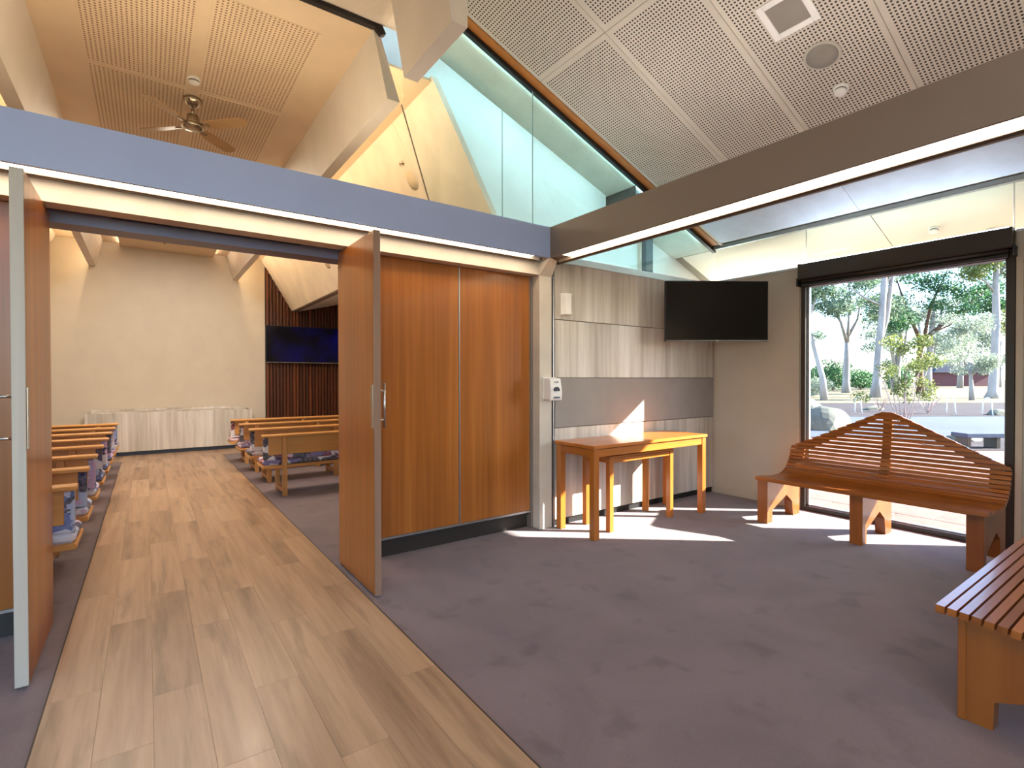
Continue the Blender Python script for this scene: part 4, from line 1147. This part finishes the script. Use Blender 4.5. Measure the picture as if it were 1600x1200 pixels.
# feathery grey green tree
b_ = at_px(1519, 33)
tree('olive_tree', 'feathery grey green tree left of the right hand trunk', 'tree', b_,
     [(0, 0, 0), (-0.05, 0, 0.9), (-0.1, 0, 1.6), (-0.4, 0, 2.4)], [0.17, 0.12, 0.10, 0.07],
     [([(-0.1, 0, 1.5), (0.5, 0, 2.6), (0.7, 0, 3.6)], [0.08, 0.05, 0.02]), ([(-0.4, 0, 2.3), (-1.1, 0, 3.4), (-1.2, 0, 4.2)], [0.07, 0.04, 0.02])],
     [((nr.uniform(-2.0, 1.1), nr.uniform(-.8, .8), nr.uniform(1.9, 5.6)), (0.65, 0.6, 0.42)) for _ in range(20)], 6500, 0.07, M_LEAFP, M_BARK)
# right hand tall trunk
b_ = at_px(1549, 36)
tree('gum_tree', 'tall bare gum trunk beside the right window frame', 'tree', b_,
     [(0, 0, 0), (0.12, 0, 0.5), (0.2, 0, 2.4), (0.32, 0, 5.4), (0.25, 0, 8.0), (0.4, 0, 11.5)], [0.42, 0.30, 0.26, 0.24, 0.19, 0.12],
     [([(0.25, 0, 7.4), (-0.5, 0, 8.3), (-1.4, 0, 8.6)], [0.1, 0.07, 0.03]), ([(0.3, 0, 8.4), (1.1, 0, 9.6), (1.6, 0, 11)], [0.1, 0.07, 0.03])],
     [((-0.8, 0, 9.6), (1.5, 1.2, 1.0)), ((0.8, 0, 10.4), (1.4, 1.2, 1.0)), ((-1.5, 0, 8.7), (0.9, 0.9, 0.5)), ((1.3, 0, 9), (0.8, 0.8, 0.6)), ((0.9, 0, 5.2), (0.35, 0.4, 1.1))], 4200, 0.10, M_LEAFY, M_BARK)
# backdrop trees: pale crowns far behind
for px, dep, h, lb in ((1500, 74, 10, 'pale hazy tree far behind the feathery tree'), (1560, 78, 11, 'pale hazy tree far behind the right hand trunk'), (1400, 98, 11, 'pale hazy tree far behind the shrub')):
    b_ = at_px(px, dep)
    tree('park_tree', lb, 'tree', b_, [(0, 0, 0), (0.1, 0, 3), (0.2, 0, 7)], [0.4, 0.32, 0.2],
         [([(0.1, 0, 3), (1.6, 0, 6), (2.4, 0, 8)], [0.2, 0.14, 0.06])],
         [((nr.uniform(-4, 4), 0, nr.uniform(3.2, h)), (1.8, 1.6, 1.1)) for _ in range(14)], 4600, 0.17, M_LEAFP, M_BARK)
# round hedges along the far side
for px, dep, w_, h_, lm_, lb in ((1266, 70, 2.6, 3.2, M_LEAFD, 'rounded dark green bush at the far left of the park'), (1302, 60, 3.2, 4.2, M_LEAFD, 'tall rounded green bush behind the slender gum'), (1345, 64, 3.4, 3.2, M_LEAFD, 'dark green bush right of the slender gum'),
                                 (1405, 68, 4.0, 3.6, M_LEAFD, 'dark green hedge behind the twin gum'), (1545, 104, 4.4, 4.2, M_LEAFD, 'green bush behind the right hand trunk'), (1262, 38, 1.1, 1.6, M_LEAFP, 'pale scrubby bush beside the left window frame')):
    b_ = at_px(px, dep)
    r = thing('bush', lb, 'bush', (b_[0], b_[1], -0.03), 'bushes across the park')
    cl = [((b_[0] + nr.uniform(-w_ * .6, w_ * .6), b_[1] + nr.uniform(-.8, .8), nr.uniform(0.3 * h_, 0.68 * h_)), (w_ * .55, 1.2, h_ * .33)) for _ in range(7)]
    build('foliage', leaves(cl, 0.13 if dep > 40 else 0.06, 3200, 0.5, 0.3), lm_, r, fix=False, stuff=True)
    build('stem', MB().tube([(b_[0], b_[1], -0.03), (b_[0] + .05, b_[1], h_ * .5)], [0.12, 0.05], 7), M_BARKD, r)
# foreground shrub with many stems
b_ = at_px(1413, 15.6)
br = []
for i in range(7):
    dx = (i - 3) * 0.10; tx = dx * 3.2 + nr.uniform(-.1, .1)
    br.append(([(dx * .4, nr.uniform(-.1, .1), 0), (dx * 1.4, 0, 0.7), (tx, nr.uniform(-.2, .2), nr.uniform(1.5, 2.5))], [0.018, 0.014, 0.006]))
cl = [((nr.uniform(-0.7, 1.1), nr.uniform(-.4, .4), nr.uniform(1.45, 2.75)), (0.30, 0.30, 0.22)) for _ in range(16)] + [((nr.uniform(-.5, .9), 0, nr.uniform(0.8, 1.4)), (0.22, 0.22, 0.2)) for _ in range(7)] + [((0.1, 0, 1.2), (0.2, 0.2, 0.6)), ((-1.1, 0.3, 0.85), (0.3, 0.3, 0.2))]
tree('flowering_shrub', 'yellow green multi stemmed shrub behind the bench back', 'shrub', b_, [(0, 0, 0), (0.02, 0, 0.9), (0.08, 0, 2.2)], [0.03, 0.024, 0.01], br, cl, 4600, 0.034, M_LEAFY, M_TWIG, aspect=0.55)
# bare twiggy shrubs in the bed
for px, dep, lb in ((1375, 22, 'bare twiggy plant in the mulch bed behind the bench peak'), (1450, 20.5, 'bare twiggy plant in the mulch bed right of the shrub')):
    b_ = at_px(px, dep)
    r = thing('twig_plant', lb, 'plant', (b_[0], b_[1], -0.03), 'bare plants in the mulch bed')
    m = MB()
    for i in range(16):
        a = nr.uniform(0, 6.28); l_ = nr.uniform(0.4, 1.0)
        m.tube([(b_[0], b_[1], -0.03), (b_[0] + math.cos(a) * l_ * .4, b_[1] + math.sin(a) * l_ * .4, l_ * .6), (b_[0] + math.cos(a) * l_ * .7, b_[1] + math.sin(a) * l_ * .7, l_)], [0.012, 0.009, 0.004], 5)
    build('stem', m, M_TWIG, r, stuff=True)
# rocks
def rock(label, c, s, seed):
    bm = bmesh.new(); bmesh.ops.create_icosphere(bm, subdivisions=3, radius=1)
    q = np.random.RandomState(seed); pl = [(Vector(q.normal(size=3)).normalized(), q.uniform(0.74, 0.95)) for _ in range(18)]
    for v in bm.verts:
        for n_, d_ in pl:
            k_ = v.co.dot(n_)
            if k_ > d_: v.co -= n_ * (k_ - d_)
        v.co = Vector((v.co.x * s[0], v.co.y * s[1], max(-0.15, v.co.z) * s[2]))
    bm.verts.index_update()
    m = MB().add([(v.co + Vector(c))[:] for v in bm.verts], [[v.index for v in f.verts] for f in bm.faces]); bm.free()
    return tag(build('rock', m, M_ROCK, smooth=False), label, 'rock', 'boulders outside')
p = at_px(1292, 14.6); rock('large grey boulder left outside the window', (p[0], p[1], 0.0), (0.80, 0.6, 0.64), 5)
p = at_px(1268, 18.5); rock('darker boulder behind the large grey boulder', (p[0], p[1], 0.0), (0.6, 0.5, 0.70), 9)
p = at_px(1366, 23.5); rock('low pale rock in the mulch bed behind the bench peak', (p[0], p[1], -0.02), (0.9, 0.4, 0.2), 12)
p = at_px(1560, 20); rock('low pale rock in the mulch bed by the right window frame', (p[0], p[1], -0.02), (0.6, 0.4, 0.22), 15)
p = at_px(1505, 12.0); rock('low flat rock in the planting strip at lower right', (p[0], p[1], -0.04), (0.5, 0.35, 0.14), 21)
# stone seat block at lower right
p = at_px(1540, 10.6)
st = thing('stone_seat', 'low stone bench block seen past the right side of the bench back', 'bench', (p[0], p[1], -0.05))
def orient(mb, c):
    mb.v = [(c[0] + RT[0] * v[0] + FW[0] * v[1], c[1] + RT[1] * v[0] + FW[1] * v[1], v[2]) for v in mb.v]; return mb
build('slab', orient(MB().cbox(-0.55, 0.25, -0.2, 0.2, 0.18, 0.27, 0.01), p), M_ROAD, st)
build('support', orient(MB().cbox(0.10, 0.18, -0.15, 0.15, -0.05, 0.18, 0.005), p), M_DBROWN, st)
build('support', orient(MB().cbox(-0.5, -0.42, -0.15, 0.15, -0.05, 0.18, 0.005), p), M_DBROWN, st)
# white hoops along the path
M_HOOP = plain('white_hoop_metal', (232, 232, 236), 0.4)
for i, (px, dep) in enumerate(((1341, 21), (1486, 20.5), (1543, 19.6))):
    p = at_px(px, dep)
    pts = [(-0.24, 0, -0.03), (-0.20, 0, 0.35)] + [(-0.20 * math.cos(a), 0, 0.45 + 0.20 * math.sin(a)) for a in [math.pi * k / 8 for k in range(0, 9)]] + [(0.20, 0, 0.35), (0.24, 0, -0.03)]
    dx, dy = (0.62, 0.78)
    m = MB().tube([(p[0] + q[0] * dx, p[1] + q[0] * dy, q[2] + 0.0) for q in pts], 0.02, 8)
    tag(build('bollard_hoop', m, M_HOOP, smooth=True), ['white metal hoop left of the bench peak outside', 'white metal hoop in the middle of the mulch bed', 'white metal hoop nearest the right window frame'][i], 'hoop', 'white hoops by the path')
# low dark shelter far away
p = at_px(1492, 92)
sh = thing('shelter', 'low dark arched shelter across the park', 'building', (p[0], p[1], -0.03))
arch = [(-5.4, 0.0), (5.8, 0.0), (5.8, 2.6), (4.0, 2.9), (0.5, 4.2), (-1.8, 4.6), (-3.4, 3.8), (-5.0, 2.2)]
build('wall', orient(MB().prism([(-5.2, 0.0), (5.6, 0.0), (5.6, 2.4), (-5.2, 2.4)], 'y', -1.5, 1.5), p), plain('maroon_wall', (92, 52, 56), 0.8), sh)
build('roof', orient(MB().prism([(-5.6, 2.4), (6.0, 2.4), (5.0, 2.8), (0.6, 4.3), (-1.6, 4.7), (-3.6, 4.0), (-5.0, 3.0)], 'y', -2, 2), p), plain('slate_roof', (46, 54, 80), 0.6), sh)
